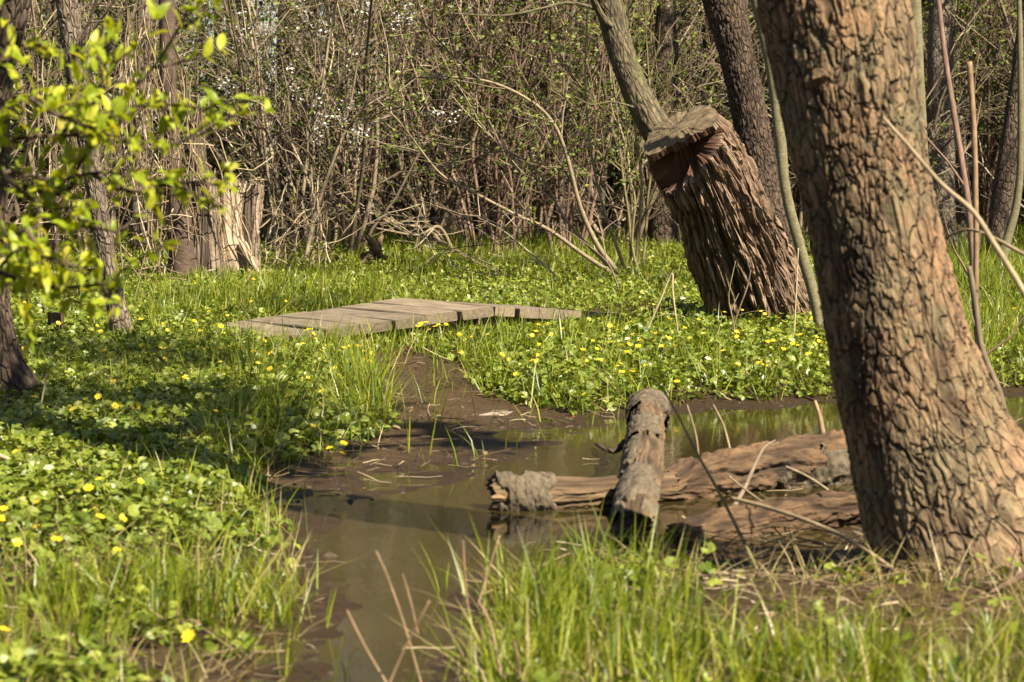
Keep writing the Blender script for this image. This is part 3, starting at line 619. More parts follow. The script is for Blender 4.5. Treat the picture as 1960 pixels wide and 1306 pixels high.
# ------------------------------------------------------------------ the split pale stump at the left
def pale_stump():
    d = 18.1; base = ground_at(432, 520); base[1] = d; base[2] = hz(base[0], d)
    root = thing('split_stump', 'broken pale stump with bare lit wood, split into upright slabs, at the thicket edge', 'stump', base)
    def slab(name, rows, dd, m, disp, sides=90, jag=.04, cm='grey_wood'):
        C, Rr = edge_rows(rows[::-1], dd); C[0][2] = hz(C[0][0], C[0][1]) - .06; C, Rr = resample(C, Rr, 120); W = MB(); trunk(W, C, Rr, sides, disp, cap=(False, True), cmi=1, jag=jag); return W.build(name, [M[m], M[cm]], root, org=base)
    rid = furrows(.05, .06, .022, .03, 12)
    slab('main_slab', [(352, 402, 474), (385, 406, 468), (420, 410, 464), (455, 411, 466), (480, 411, 476), (505, 414, 488), (530, 420, 500)], 18.1, 'pale_wood', furrows(.06, .05, .012, .03, 21))
    slab('side_slab', [(354, 452, 508), (400, 448, 503), (440, 450, 500), (480, 455, 497), (520, 455, 498)], 18.2, 'grey_wood', rid, 70)
    slab('grey_slab', [(345, 362, 416), (400, 366, 420), (440, 366, 422), (480, 364, 426), (525, 360, 430)], 17.95, 'grey_wood', rid)
    slab('spike', [(215, 376, 388), (260, 368, 394), (310, 362, 400), (350, 358, 408), (420, 360, 412), (525, 355, 420)], 18.15, 'grey_wood', furrows(.04, .08, .02, .05, 15), 60, .05)
    slab('back_slab', [(395, 318, 342), (430, 316, 350), (480, 318, 352), (525, 314, 356)], 18.4, 'grey_wood', rid, 60)
    # roots running out of the main slab
    for pts, r in [([P(462, 470, 18.0), P(480, 502, 17.9), P(496, 526, 17.8)], .05)]:
        W = MB(); C, Rr = resample(np.array(pts), np.linspace(r, r * .6, 3), 40); trunk(W, C, Rr, 40, furrows(.04, .05, .010, .01, 19), cap=(False, True)); W.build('root', M['pale_wood'], root, org=base)
    # shreds lying on the broken top
    W = MB()
    for k in range(60): p = P(random.uniform(405, 505), 350 + random.uniform(-6, 4), 18.1 + random.uniform(-.15, .25)); q = wander(p, rng.normal(0, 1, 3) * [1, 1, .4], .09, 3, 0, .3); tube(W, q, .005, 3, random.random())
    W.build('splinters', M['dry_stem'], root, org=base)
pale_stump()
# short post
b = ground_at(107, 648); W = MB(); C, Rr = resample(np.array([P(107, 660, b[1]), P(107, 620, b[1]), P(107, 598, b[1])]), np.array([18, 17, 17]) / F * b[1], 50)
trunk(W, C, Rr, 50, furrows(.03, .1, .008, .006, 23), cap=(False, True), cmi=1); tag(W.build('short_post', [M['log_bark'], M['log_bark']], org=b), 'short dark sawn post sunk in the leaves below the slim leaning tree', 'post')
# clod of roots in the meadow
b = ground_at(712, 508); W = MB()
for k in range(14):
    q = wander(b + rng.normal(0, .05, 3) + [0, 0, .08], rng.normal(0, 1, 3), random.uniform(.12, .26), 6, 0, .6); trunk(W, *resample(q, np.linspace(.035, .018, 7), 20), 12, lumpy(.02, 30))
tag(W.build('root_clod', M['log_wood'], org=b), 'small knotted clod of dead roots lying in the far meadow', 'root')

# ------------------------------------------------------------------ plank footbridge
def bridge():
    zt, zb = .235, .085
    A_, B_, C_, D_ = G(540, 643, zb), G(945, 587, zt), G(494, 635, zb), G(786, 572, zt); E_ = G(1262, 606, zb + .03)
    walk = B_ - A_; across = D_ - B_; across[2] = 0; across = across / np.linalg.norm(across) * .86
    root = thing('plank_footbridge', 'low weathered plank footbridge rising to a ridge in the grass', 'footbridge', (B_[0], B_[1], 0)); org = np.array([B_[0], B_[1], 0])
    def board(mb, p, a, c, th, rnd):   # p corner, a along the walk, c across; small bevel
        n = np.cross(a, c); n /= np.linalg.norm(n); n = n if n[2] > 0 else -n; bv = .006; ah, ch = a / np.linalg.norm(a), c / np.linalg.norm(c); la, lc = np.linalg.norm(a), np.linalg.norm(c)
        k = 14; vs = []; bks = []
        for t in np.linspace(0, 1, k):
            sec = [(bv, 0), (la - bv, 0), (la, -bv), (la, -th + bv), (la - bv, -th), (bv, -th), (0, -th + bv), (0, -bv)]
            w = .003 * math.sin(t * 5 + rnd * 30); 
            for (u, hh) in sec: vs.append(p + ah * (u + .004 * math.sin(3 * t + rnd * 9)) + c * t + n * (hh + w)); bks.append((u + rnd * 3, lc * t, hh + rnd * 7))
        q = [];
        for i in range(k - 1):
            for j in range(8): q.append((i * 8 + j, i * 8 + (j + 1) % 8, i * 8 + 8 + (j + 1) % 8, i * 8 + 8 + j))
        b0 = len(vs); e = (k - 1) * 8
        t = [(0, j + 1, j) for j in range(1, 7)] + [(e, e + j, e + j + 1) for j in range(1, 7)]
        mb.add(vs, q, t, rnd=rnd, bk=bks)
    def ramp_(name, p0, p1, c0, c1, nb_, th=.045):
        mb = MB()
        for i in range(nb_):
            f0, f1 = i / nb_, (i + 1) / nb_; s0 = p0 + (p1 - p0) * f0; s1 = p0 + (p1 - p0) * f1; c = c0 * (1 - f0) + c1 * f0; g = (s1 - s0) * .04
            board(mb, s0 + g + c * random.uniform(-.02, .02) + np.array([0, 0, random.uniform(-.003, .003)]), (s1 - s0) * .92, c * random.uniform(.98, 1.02), th, random.random())
        o = mb.build(name, M['plank'], root, smooth=False, org=org); return o
    ramp_('ramp_deck', A_ - walk * .12, B_, across, across, 7, .052)
    w2 = E_ - B_; ac2 = np.array([-w2[1], w2[0], 0]); ac2 = ac2 / np.linalg.norm(ac2) * .86; ac2 = ac2 * .75 + across * .25
    ramp_('ramp_deck', B_ + w2 * .012, E_ + w2 * .1, across, ac2, 9, .052)
    for (p, q, c) in ((A_, B_, across), (B_, E_, ac2)):
        for f in (.16, .80):
            mb = MB(); s = p + c * f + np.array([0, 0, -.047]); board(mb, s, c / np.linalg.norm(c) * .06, (q - p), .10, random.random()); mb.build('beam', M['plank'], root, smooth=False, org=org)
    for f in (.1, .8):
        p = B_ + across * f; mb = MB(); C, Rr = resample(np.array([[p[0], p[1], -.1], [p[0], p[1], .0], [p[0], p[1], zt - .16]]), np.array([.05, .05, .05]), 12); trunk(mb, C, Rr, 16, lumpy(.004, 20)); mb.build('post', M['dark_wood'], root, org=org)
bridge()

# ------------------------------------------------------------------ logs in the puddle
def log(name, label, pts, r, bark='log_wood', sides=120, rings=200, disp=None, patch=None, jag=.03, parts=()):
    C, Rr = resample(np.array(pts), np.array(r), rings); base = C[0].copy(); W = MB(); trunk(W, C, Rr, sides, disp or furrows(.03, .1, .006, .012, 40), jag=jag, cmi=1)
    o = W.build(name, [M[bark], M['dark_wood']], org=base); tag(o, label, 'log')
    T, A, B = frames(C)
    for (s0, s1, a0, a1, th, sd) in (patch or []):     # curled plates of bark left on the log
        n, k = 40, 60; i = (np.linspace(s0, s1, n) * (rings - 1)).astype(int); aa = np.linspace(a0, a1, k); S, AA = np.meshgrid(np.linspace(0, 1, n), np.linspace(0, 1, k), indexing='ij')
        pd = np.stack([S * 5, AA * 5, S * 0 + sd], -1).reshape(-1, 3); edge = np.minimum(np.minimum(S, 1 - S), np.minimum(AA, 1 - AA)) + .34 * fbm(pd, 3, int(sd)).reshape(n, k)
        off = np.where(edge > .05, th + .01 * fbm(pd * 2.5, 3, 77).reshape(n, k) - .004 * fbm(pd * 9, 2, 78).reshape(n, k), -.02)
        V = C[i][:, None] + (A[i][:, None] * np.cos(aa)[None, :, None] + B[i][:, None] * np.sin(aa)[None, :, None]) * (Rr[i][:, None] + off)[..., None]
        ix = np.arange(n - 1)[:, None] * k + np.arange(k - 1)[None]; mb = MB(); mb.add(V.reshape(-1, 3), np.stack([ix, ix + 1, ix + k + 1, ix + k], -1).reshape(-1, 4), bk=V.reshape(-1, 3) * [1, .6, 1]); mb.build('bark_patch', M['patch'], o, org=base)
    for (pp, rr) in parts:
        mb = MB(); tube(mb, curve(pp, 14), np.linspace(rr[0], rr[1], 14), 8, .2, cap=True); mb.build('branch_stub', M['dark_bark'], o, org=base)
    return o
def pz(px, py, z): return G(px, py, z)
log('peeled_log', 'short peeled log with a grey bark cuff, in the water left of the crossing log', [P(948, 948, 7.28), P(1040, 946, 7.3), P(1130, 942, 7.36), P(1215, 938, 7.42), P(1290, 934, 7.46)], [.061, .058, .054, .052, .05], patch=[(.0, .30, -3.6, 1.2, .010, 3), (.33, .62, .3, 1.9, .012, 6)], disp=furrows(.03, .08, .007, .012, 40))
log('crossing_log', 'upright-looking log pointing away from the camera across the other logs', [P(1216, 1012, 6.86), P(1222, 975, 7.0), P(1232, 900, 7.5), P(1238, 830, 8.1), P(1241, 782, 8.6)], [.066, .066, .063, .062, .066], patch=[(.0, .25, -2.6, 2.6, .008, 11), (.30, .50, -2.2, 1.4, .008, 14), (.86, 1.0, -3.1, 3.1, .011, 17), (.55, .75, -.6, 2.4, .006, 19)],
    disp=furrows(.03, .1, .008, .014, 42), parts=[([P(1196, 846, 8.0), P(1180, 862, 7.95), P(1165, 862, 7.9), P(1140, 850, 7.85)], (.012, .006))])
log('split_bark_log', 'thicker log with cracked bark, half hidden behind the near leaning tree', [P(1272, 938, 7.5), P(1330, 925, 7.58), P(1420, 905, 7.7), P(1520, 892, 7.8), P(1620, 880, 7.9), P(1720, 868, 8.0)], [.070, .088, .096, .098, .098, .098], bark='log_bark', patch=[(.05, .45, .2, 2.0, .014, 23), (.42, .62, -1.6, 1.5, .010, 27), (.62, .95, -2.4, .9, .012, 31)], disp=furrows(.03, .3, .016, .02, 44))
log('sunken_log', 'dark sunken log in the litter, lowest of the logs beside the near leaning tree', [P(1300, 1030, 6.75), P(1360, 1018, 6.78), P(1450, 1000, 6.85), P(1550, 985, 6.92), P(1680, 968, 7.0)], [.055, .066, .068, .065, .06], bark='log_bark', disp=furrows(.028, .3, .012, .02, 46), patch=[(.02, .3, -.5, 2.0, .008, 37)])
log('grey_branch_log', 'thick grey branch lying in the grass at the foot of the near leaning tree', [P(1800, 1240, 5.15), P(1880, 1236, 5.18), P(1960, 1240, 5.2), P(2080, 1245, 5.25)], [.018, .022, .022, .024], bark='grey_wood', sides=40, rings=80)
log('far_dark_log', 'dark fallen branch on the sunny meadow right of the near leaning tree', [P(1880, 614, 15.4), P(1930, 607, 15.5), P(2000, 600, 15.6)], [.02, .028, .03], bark='dark_bark', sides=40, rings=80)
log('mud_branch', 'knobbly dead branch lying on the mud path below the celandines', [P(888, 806, 9.66), P(915, 803, 9.7), P(945, 795, 9.72), P(972, 790, 9.78)], [.022, .026, .018, .013], bark='grey_wood', sides=40, rings=80, disp=lumpy(.014, 25))

# ================================================================== ground plants (uncountable: stuff)
GB = [(1030, 668, 180, 26, 1.1, .12), (1390, 752, 270, 22, .9, .15), (730, 748, 55, 50, 1.3, .20), (600, 720, 190, 80, .5, .14), (480, 845, 60, 38, 1.6, .16), (520, 965, 130, 45, .55, .085), (230, 1160, 150, 36, 1.9, .115), (480, 1165, 85, 34, 2.2, .115),
      (100, 1260, 160, 60, .6, .14), (1120, 1200, 150, 40, 1.9, .155), (1200, 1310, 200, 60, 1.3, .15), (1600, 1310, 420, 50, 1.4, .10), (1880, 1250, 200, 60, .6, .07), (1480, 1200, 120, 25, .3, .06), (820, 525, 480, 40, .9, .075), (1010, 500, 120, 22, 1.3, .18), (520, 600, 130, 30, 1.0, .17),
      (1880, 690, 110, 50, 1.2, .2), (1850, 500, 120, 60, .8, .2), (820, 860, 60, 20, .35, .12), (660, 935, 40, 18, .7, .12), (770, 940, 40, 10, .35, .07), (1380, 1050, 150, 30, .35, .15)]
def blobs(px, py, lst):
    g = np.zeros_like(px); h = np.zeros_like(px); ws = np.zeros_like(px) + 1e-6
    for (cx, cy, rx, ry, wt, hh) in lst:
        k = np.exp(-.5 * (((px - cx) / rx) ** 2 + ((py - cy) / ry) ** 2)); g += wt * k; h += k * hh; ws += k
    return g, (h + .085 * .15) / (ws + .15)
def sample(n, d0, d1, power=.7, margin=1.45):
    u = rng.random(n); d = (d0 ** power + u * (d1 ** power - d0 ** power)) ** (1 / power)
    x = (rng.random(n) * 2 - 1) * (d * .2118 * margin + .35); z, sw, sm = land(x, d)
    p = np.stack([x, d, z], 1); px, py = proj(p); return p, px, py, sw, sm
def clump(p, k, s): return fbm(xyz(p[:, 0], p[:, 1], k), 3, s)

# celandine carpet
p, px, py, sw, sm = sample(430000, 4.2, 26, .75)
g, _ = blobs(px, py, GB); n = clump(p, 1.6, 21); n5 = clump(p, 6.0, 22)
inn = (px > -60) & (px < 2020)
dens = sstep(.02, .12, sm + .05 * n5) * np.clip(1.15 - .62 * np.clip(g, 0, 1.3) + .6 * n5, .06, 1)
dens *= np.where((py > 1040) & (px > 1250), .02, np.where((py > 1085) & (px > 880), .10, 1.0)) * np.where((py > 1060) & (py < 1215) & (px < 620), .15, 1.0) * np.where((py > 1190) & (px < 620), .75 * sstep(-.2, .2, n5 + .1), 1.0)
sb = poly_sd(BRIDGE_P, p[:, 0], p[:, 1]); front = np.clip((px - 480) / 90, 0, 1) * (px < 1260) * sstep(.9, .15, sb) * (p[:, 1] < 14.2); dens *= np.where(sb < .02, 0, 1) * (1 - np.where(px > 900, .7, .45) * front)
dens *= np.where((py > 970) & (px > 280) & (px < 640), .35, 1.0) * np.where((py < 620) & (px < 1300), .75, 1) * np.where(p[:, 1] > 20, .7, 1) * (1 - .62 * sstep(13.6, 15.2, p[:, 1]) * sstep(-.35, .25, clump(p, .9, 77)))
m = rng.random(len(p)) < dens; front = front[m]; p, g, n5, py, px, sm = p[m], g[m], n5[m], py[m], px[m], sm[m]
hh = (.012 + .065 * rng.random(len(p)) ** 1.4) * (1 + .8 * n5) * (.35 + .65 * sstep(.03, .3, sm)) * (1 - .8 * front); p[:, 2] += hh
sz = rng.uniform(.008, .0195, len(p)) * (1 - .12 * np.clip((p[:, 1] - 9) / 10, 0, 1)) * (1 + .3 * (rng.random(len(p)) < .15))
a = np.linspace(.5, 2 * math.pi - .5, 8); hr = np.stack([np.sin(a) * 1.0, np.cos(a) * -1 * 1.0, .16 + .1 * np.cos(a * 2)], 1)
HEART = np.concatenate([[[0, 0, 0]], np.stack([-np.sin(a) * (1 + .15 * np.cos(a)), np.cos(a) * 1.05, .20 + .12 * np.sin(3 * a)], 1)]); HEART_T = np.array([[0, i, i + 1] for i in range(1, 8)])
rr = np.clip(.5 + .22 * rng.normal(0, 1, len(p)) + .25 * n5 + .10 * clump(p, 1.1, 29), 0, 1)
LM = MB(); scatter(LM, HEART, p, sz, .62, T=HEART_T, rnd=rr)
tag(LM.build('celandine_cover', M['cover_leaf'], smooth=False), 'carpet of round glossy green celandine leaves over both banks', 'ground cover', kind='stuff')

# grass
def blades(mb, p, h, wd, lean, g=rng, rnd=None, levels=4):
    n = len(p); az = g.uniform(0, 2 * math.pi, n) if np.isscalar(lean) else np.arctan2(lean[:, 1], lean[:, 0]); ln = np.full(n, lean) if np.isscalar(lean) else np.linalg.norm(lean, axis=1)
    ln = ln * g.uniform(.3, 1.5, n); cv = g.uniform(.0, .9, n) ** 2; face = az + math.pi / 2 + g.normal(0, .9, n)
    dx = np.stack([np.cos(az), np.sin(az), 0 * az], 1); sd = np.stack([np.cos(face), np.sin(face), 0 * az], 1); V = []
    for k in range(levels):
        t = k / (levels - 1); c = p + dx * (h * (ln * t + cv * .75 * t * t))[:, None]; c[:, 2] += h * (t - .42 * cv * t * t) - .012 * (k == 0)
        ww = wd * ((1 - t) ** .6 if k else .75); V += [c - sd * ww[:, None] * .5, c + sd * ww[:, None] * .5]
    V = np.stack(V, 1); L2 = levels * 2; q = np.array([[2 * k, 2 * k + 1, 2 * k + 3, 2 * k + 2] for k in range(levels - 1)])
    mb.add(V.reshape(-1, 3), (q[None] + (np.arange(n) * L2)[:, None, None]).reshape(-1, 4), rnd=np.repeat(g.uniform(0, 1, n) if rnd is None else rnd, L2))
def grass_batch(n, d0, d1, pw):
    p, px, py, sw, sm = sample(n, d0, d1, pw); g, h = blobs(px, py, GB); n5 = clump(p, 4.5, 41); n9 = clump(p, 11, 42)
    dens = np.clip(np.where(p[:, 1] < 9, .035, .16 + .35 * sstep(13, 15.5, p[:, 1])) + .55 * g, 0, 1) * sstep(.0, .10, sm + .03 * n9) * np.maximum(np.clip(.42 + 2.1 * n9 + 1.3 * n5, .015, 1), .5 * sstep(.9, 1.5, g) * (px < 900)) + .035 * (sm < 0) * (sm > -.6) * (sw > -.10) * (n9 > .12)
    sb = poly_sd(BRIDGE_P, p[:, 0], p[:, 1]); dens *= (sb > .01) * (1 - .75 * sstep(.9, .2, sb) * (p[:, 1] < 14.3) * (px > 1010) * (px < 1300)) * np.where((px > 1330) & (py > 1000) & (py < 1210), .3, 1); h = h * np.where((px > 1330) & (py < 1230) & (py > 1000), .6, 1); h = h * (1 - .7 * sstep(.8, .1, sb) * (p[:, 1] < 14.2) * np.where((px > 960) & (px < 1120), .6, 1))
    m = rng.random(len(p)) < dens; p, h, n9 = p[m], h[m], n9[m]; h = h * rng.uniform(.4, 1.35, len(p)) * (1 + 1.1 * n9)
    # blades lean away from the middle of their own clump
    e = .03; gx_ = (clump(p + [e, 0, 0], 11, 42) - n9) / e; gy_ = (clump(p + [0, e, 0], 11, 42) - n9) / e; gr = -np.stack([gx_, gy_], 1); gr = gr / (np.linalg.norm(gr, axis=1, keepdims=True) + .5)
    ln = gr * .28 + rng.normal(0, .22, (len(p), 2))
    blades(GM, p, h, rng.uniform(.003, .0075, len(p)) * (1 + .5 * np.clip((p[:, 1] - 8) / 10, 0, 1)), ln, rnd=np.clip(rng.beta(1.6, 1.9, len(p)) * .95 + (rng.random(len(p)) < .05) * .6, 0, 1))
GM = MB(); grass_batch(95000, 4.0, 9, .8); grass_batch(130000, 9, 14, .8); grass_batch(190000, 14, 27, .8)
p, px, py, sw, sm = sample(60000, 4.0, 11, .8); n9 = clump(p, 7, 45); m = (rng.random(len(p)) < .34 * (sm > .0) * np.clip(.5 + 1.5 * n9, 0, 1)); p = p[m]
blades(GM, p, rng.uniform(.05, .14, len(p)), rng.uniform(.002, .0045, len(p)), rng.normal(0, .9, (len(p), 2)), rnd=rng.uniform(.90, 1, len(p)))
tag(GM.build('grass', M['grass'], smooth=True), 'spring grass growing in clumps on the banks and the meadow', 'grass', kind='stuff')

# dry litter and dead leaves on the mud
p, px, py, sw, sm = sample(16000, 4.2, 13, .6); n9 = clump(p, 5, 51); k = np.exp(-.5 * (((px - 1520) / 230) ** 2 + ((py - 1090) / 75) ** 2))
m = rng.random(len(p)) < np.where(sw > .0, .09 + .3 * (n9 > 0), .0) + .8 * k * (sw > -.35); p = p[m]; LT = MB()
for i in range(min(len(p), 2600)):
    q = p[i] + [0, 0, max(0, -p[i][2]) + .006 + .02 * random.random()]; a = random.uniform(0, 6.28); L = random.uniform(.03, .16); C = wander(q, [math.cos(a), math.sin(a), random.uniform(-.05, .12)], L, 3, 0, .12); tube(LT, C, random.uniform(.001, .003), 3, random.random() ** 2)
tag(LT.build('reed_litter', M['dry_stem']), 'broken dry reed litter scattered over the mud', 'litter', kind='stuff')
p, px, py, sw, sm = sample(9000, 4.2, 22, .6); m = rng.random(len(p)) < np.where(sw > .02, .28, .0); p = p[m]; p[:, 2] += .006
LD = MB(); scatter(LD, LEAF9, p, rng.uniform(.012, .036, len(p)), .8, Q=LEAF9Q, T=LEAF9T); tag(LD.build('fallen_leaves', M['dead_leaf'], smooth=False), 'old brown leaves strewn on the mud and between the plants', 'leaf litter', kind='stuff')
p, px, py, sw, sm = sample(2600, 4.2, 10.5, .6); m = (sw > -.15) & (sw < .5) & (sm < .05); p = p[m]; PB = MB()
for q in p[:500]:
    r = random.uniform(.004, .013) * (2 if random.random() < .06 else 1); V = np.array([[1, 0, 0], [.3, .9, 0], [-.8, .6, 0], [-.8, -.6, 0], [.3, -.9, 0], [0, 0, .6]]) * r * rng.uniform(.7, 1.2, (6, 1)); PB.add(V + q, T=[(i, (i + 1) % 5, 5) for i in range(5)], rnd=random.random())
tag(PB.build('mud_crumbs', M['dark_wood']), 'small dark clods and stones on the wet mud', 'clods', kind='stuff')

# yellow celandine flowers: individuals
def flower_proto():
    mb = MB(); np_ = 8; h = .09
    tube(mb, np.array([[0, 0, -h], [.004, 0, -h * .5], [0, 0, 0]]), .0011, 3, .3, mi=1)
    for i in range(np_):
        a = i * 2 * math.pi / np_ + random.uniform(-.08, .08); L = .0155 * random.uniform(.88, 1.1); u = np.array([math.cos(a), math.sin(a), 0]); v = np.array([-math.sin(a), math.cos(a), 0]); up = random.uniform(.2, .5)
        V = [u * .002, u * L * .5 - v * .0036 + [0, 0, L * .5 * up], u * L * .85 - v * .003 + [0, 0, L * .7 * up], u * L + [0, 0, L * .72 * up], u * L * .85 + v * .003 + [0, 0, L * .7 * up], u * L * .5 + v * .0036 + [0, 0, L * .5 * up], u * L * .6 + [0, 0, L * .42 * up]]
        mb.add(np.array(V), T=[(0, 1, 6), (1, 2, 6), (2, 3, 6), (3, 4, 6), (4, 5, 6), (5, 0, 6)], rnd=random.random())
    th = np.linspace(0, 2 * math.pi, 9)[:-1]; mb.add(np.concatenate([np.stack([np.cos(th) * .0036, np.sin(th) * .0036, th * 0 + .002], 1), [[0, 0, .0055]]]), T=[(i, (i + 1) % 8, 8) for i in range(8)], rnd=0.0)
    return mb
FB = [(560, 700, 200, 35, 1.2, 0), (1120, 705, 230, 40, 1.2, 0), (1420, 695, 160, 35, .9, 0), (300, 760, 260, 80, .45, 0), (560, 860, 150, 40, .5, 0), (120, 1010, 160, 50, .55, 0), (700, 650, 120, 20, 1.0, 0), (1870, 640, 80, 20, .8, 0), (660, 540, 60, 30, .25, 0)]
p, px, py, sw, sm = sample(60000, 4.4, 16.5, .8, 1.0); fg, _ = blobs(px, py, FB); n9 = clump(p, 3, 61)
m = (rng.random(len(p)) < fg * .06 * np.clip(.6 + 1.4 * n9, .05, 2)) & (sm > .05) & (px > -20) & (px < 1980); fp = p[m]; fp = fp[rng.permutation(len(fp))][:250]
fixed = [(362, 1262), (10, 1258), (34, 1052), (68, 1032), (110, 1066), (2, 1030), (178, 975), (192, 1018), (236, 1028), (226, 1080), (8, 1002), (367, 846), (658, 848), (656, 878), (632, 878), (588, 862)]
fp = np.concatenate([[ground_at(a, b + 45) for a, b in fixed], fp])
protos = []
for i, q in enumerate(fp):
    hgt = random.uniform(.07, .11)
    if i < 4: o = flower_proto().build('celandine_flower', [M['petal'], M['cover_leaf']], smooth=False); protos.append(o)
    else: o = protos[i % 4].copy(); COL.objects.link(o)
    s = random.uniform(.65, 1.05); o.scale = (s,) * 3
    o.location = (q[0], q[1], q[2] + hgt); o.rotation_euler = (random.uniform(.1, .75), random.uniform(-.4, .4), random.uniform(-.8, .8))
    tag(o, 'small bright yellow star-shaped celandine flower among the round green leaves', 'flower', 'yellow celandine flowers on the banks')

# ================================================================== single stems, reeds and dry branches
def stem(name, label, pts, r, m, cat='stem', sides=6, twigs=0, tl=.2, group=None):
    pts = np.array(pts); C = curve(pts, 6 * len(pts)); base = C[0].copy(); mb = MB(); tube(mb, C, np.linspace(r[0], r[1], len(C)), sides, random.uniform(.3, .9), cap=True)
    for k in range(twigs):
        i = random.randint(2, len(C) - 3); T2 = wander(C[i], side_dir(C[i + 1] - C[i], random.uniform(.5, 1.0)), tl * random.uniform(.5, 1.2), 4, .02, .12); tube(mb, T2, np.linspace(max(.0016, r[0] * .35), .0014, 5), 4, random.random())
    return tag(mb.build(name, M[m], org=base), label, cat, group)
stem('fallen_stalk', 'long pale pinkish dry stalk slanting from the logs down into the near grass', [P(1400, 954, 6.2), P(1470, 972, 6.1), P(1560, 1003, 5.95), P(1640, 1042, 5.85), P(1715, 1095, 5.75), P(1772, 1145, 5.65)], (.0058, .005), 'dry_stem')
stem('curved_twig', 'grey curved twig leaning on the thick cracked log', [P(1402, 975, 7.0), P(1425, 935, 7.1), P(1445, 890, 7.2), P(1462, 858, 7.3), P(1484, 843, 7.4)], (.008, .003), 'twig')
stem('reed_blade', 'single bluish green reed blade bent over the logs', [P(1462, 1120, 6.1), P(1425, 1040, 6.2), P(1380, 950, 6.3), P(1330, 860, 6.45), P(1300, 800, 6.6), P(1268, 745, 6.7), P(1235, 712, 6.8)], (.006, .0016), 'olive_twig')
stem('dry_reed', 'short pale reed standing in the pool nearest the crossing log', [P(1338, 890, 7.9), P(1332, 835, 7.9), P(1315, 775, 7.95)], (.005, .003), 'dry_stem')
stem('dry_reed', 'pale reed in the pool leaning left above the cracked log', [P(1398, 865, 8.1), P(1385, 815, 8.15), P(1365, 775, 8.2)], (.005, .003), 'dry_stem')
stem('forked_stick', 'short forked stick standing upright in the pool behind the cracked log', [P(1577, 842, 8.3), P(1570, 800, 8.35), P(1560, 768, 8.4)], (.010, .006), 'pink_stem', twigs=1, tl=.06)
stem('dry_reed', 'pale broken reed across the cracked log, lower end in the litter', [P(1504, 894, 7.1), P(1545, 912, 7.0), P(1585, 938, 6.9)], (.004, .003), 'dry_stem')
stem('dry_reed', 'short dry reed slanting over the sunken log', [P(1395, 912, 7.0), P(1430, 940, 6.9), P(1458, 960, 6.8)], (.0035, .0025), 'dry_stem')
stem('grey_twig', 'grey branch lying in the grass under the right edge of the near leaning tree', [P(1838, 1172, 5.5), P(1880, 1140, 5.5), P(1930, 1118, 5.5), P(1985, 1085, 5.5)], (.006, .009), 'red_twig', twigs=2)
stem('dry_reed', 'curled pale reed in the litter below the sunken log', [P(1322, 1142, 6.0), P(1355, 1122, 6.05), P(1398, 1108, 6.1)], (.004, .003), 'dry_stem')
for lab, pts, r in [('leaning left above the puddle, leftmost of the near reeds', [P(750, 1325, 4.55), P(700, 1240, 4.6), P(664, 1168, 4.65)], .0022), ('tallest brown reed, leaning left', [P(812, 1330, 4.7), P(775, 1200, 4.75), P(742, 1105, 4.8), P(720, 1055, 4.85)], .0022), ('short upright brown reed beside the tallest one', [P(800, 1215, 4.8), P(785, 1150, 4.8), P(770, 1098, 4.8)], .0026), ('slanting to the right, crossing its neighbours', [P(738, 1325, 4.5), P(775, 1240, 4.5), P(822, 1150, 4.5)], .0028),
                    ('upright brown reed over the middle of the puddle', [P(897, 1180, 5.2), P(890, 1100, 5.2), P(886, 1035, 5.2)], .0025), ('brown reed leaning right against the grass tuft', [P(915, 1160, 5.2), P(935, 1090, 5.25), P(957, 1025, 5.3)], .0025), ('bent pale reed low at the grass tuft', [P(960, 1300, 4.7), P(940, 1200, 4.75), P(915, 1150, 4.8)], .003), ('faint brown reed at the bottom between the grass blades', [P(998, 1330, 4.6), P(992, 1270, 4.6), P(985, 1228, 4.6)], .0028)]:
    stem('brown_reed', 'dry brown reed stem ' + lab if not lab.startswith(('tallest', 'short', 'upright', 'brown', 'bent', 'faint')) else lab + ', standing at the near edge', pts, (r, r * .75), 'pink_stem', 'reed', group='brown reeds at the near edge of the puddle')
stem('dead_branch', 'long bare pinkish branch slanting down across the right side before the meadow', [P(1690, 225, 5.75), P(1735, 275, 5.7), P(1800, 350, 5.65), P(1862, 405, 5.6), P(1905, 470, 5.55), P(1960, 560, 5.5), P(2030, 690, 5.45), P(2100, 830, 5.4), P(2150, 1150, 5.3)], (.004, .009), 'dry_stem', 'branch', 8, twigs=1)
stem('dead_branch', 'thin bare branch crossing behind the long pinkish branch on the right', [P(1800, 460, 6.4), P(1850, 440, 6.3), P(1900, 455, 6.2), P(1965, 490, 6.1), P(2060, 540, 6.0), P(2200, 1000, 5.9)], (.003, .007), 'dry_stem', 'branch', 6)
stem('dead_branch', 'crooked grey dead branch standing right of the near leaning tree', [P(1935, 860, 7.6), P(1915, 760, 7.6), P(1880, 670, 7.6), P(1868, 590, 7.6), P(1855, 510, 7.6)], (.012, .009), 'twig', 'branch', 8, twigs=1, tl=.3)
stem('sucker_shoot', 'reddish upright shoot with side twigs, tallest on the right side', [P(1882, 735, 9.6), P(1868, 600, 9.65), P(1858, 430, 9.7), P(1838, 290, 9.8), P(1812, 130, 9.9), P(1796, 0, 10), P(1785, -100, 10)], (.016, .009), 'red_twig', 'shoot', 8, twigs=7, tl=.5)
stem('sucker_shoot', 'broken pinkish shoot ending bluntly beside the tall reddish shoot', [P(1868, 560, 8.8), P(1868, 420, 8.8), P(1864, 250, 8.8), P(1855, 118, 8.8)], (.010, .011), 'pink_stem', 'shoot', 8)
stem('dry_stalk', 'pale dry stalk standing up against the thin smooth sapling', [P(1520, 640, 11.8), P(1524, 560, 11.8), P(1528, 475, 11.8)], (.004, .003), 'dry_stem')
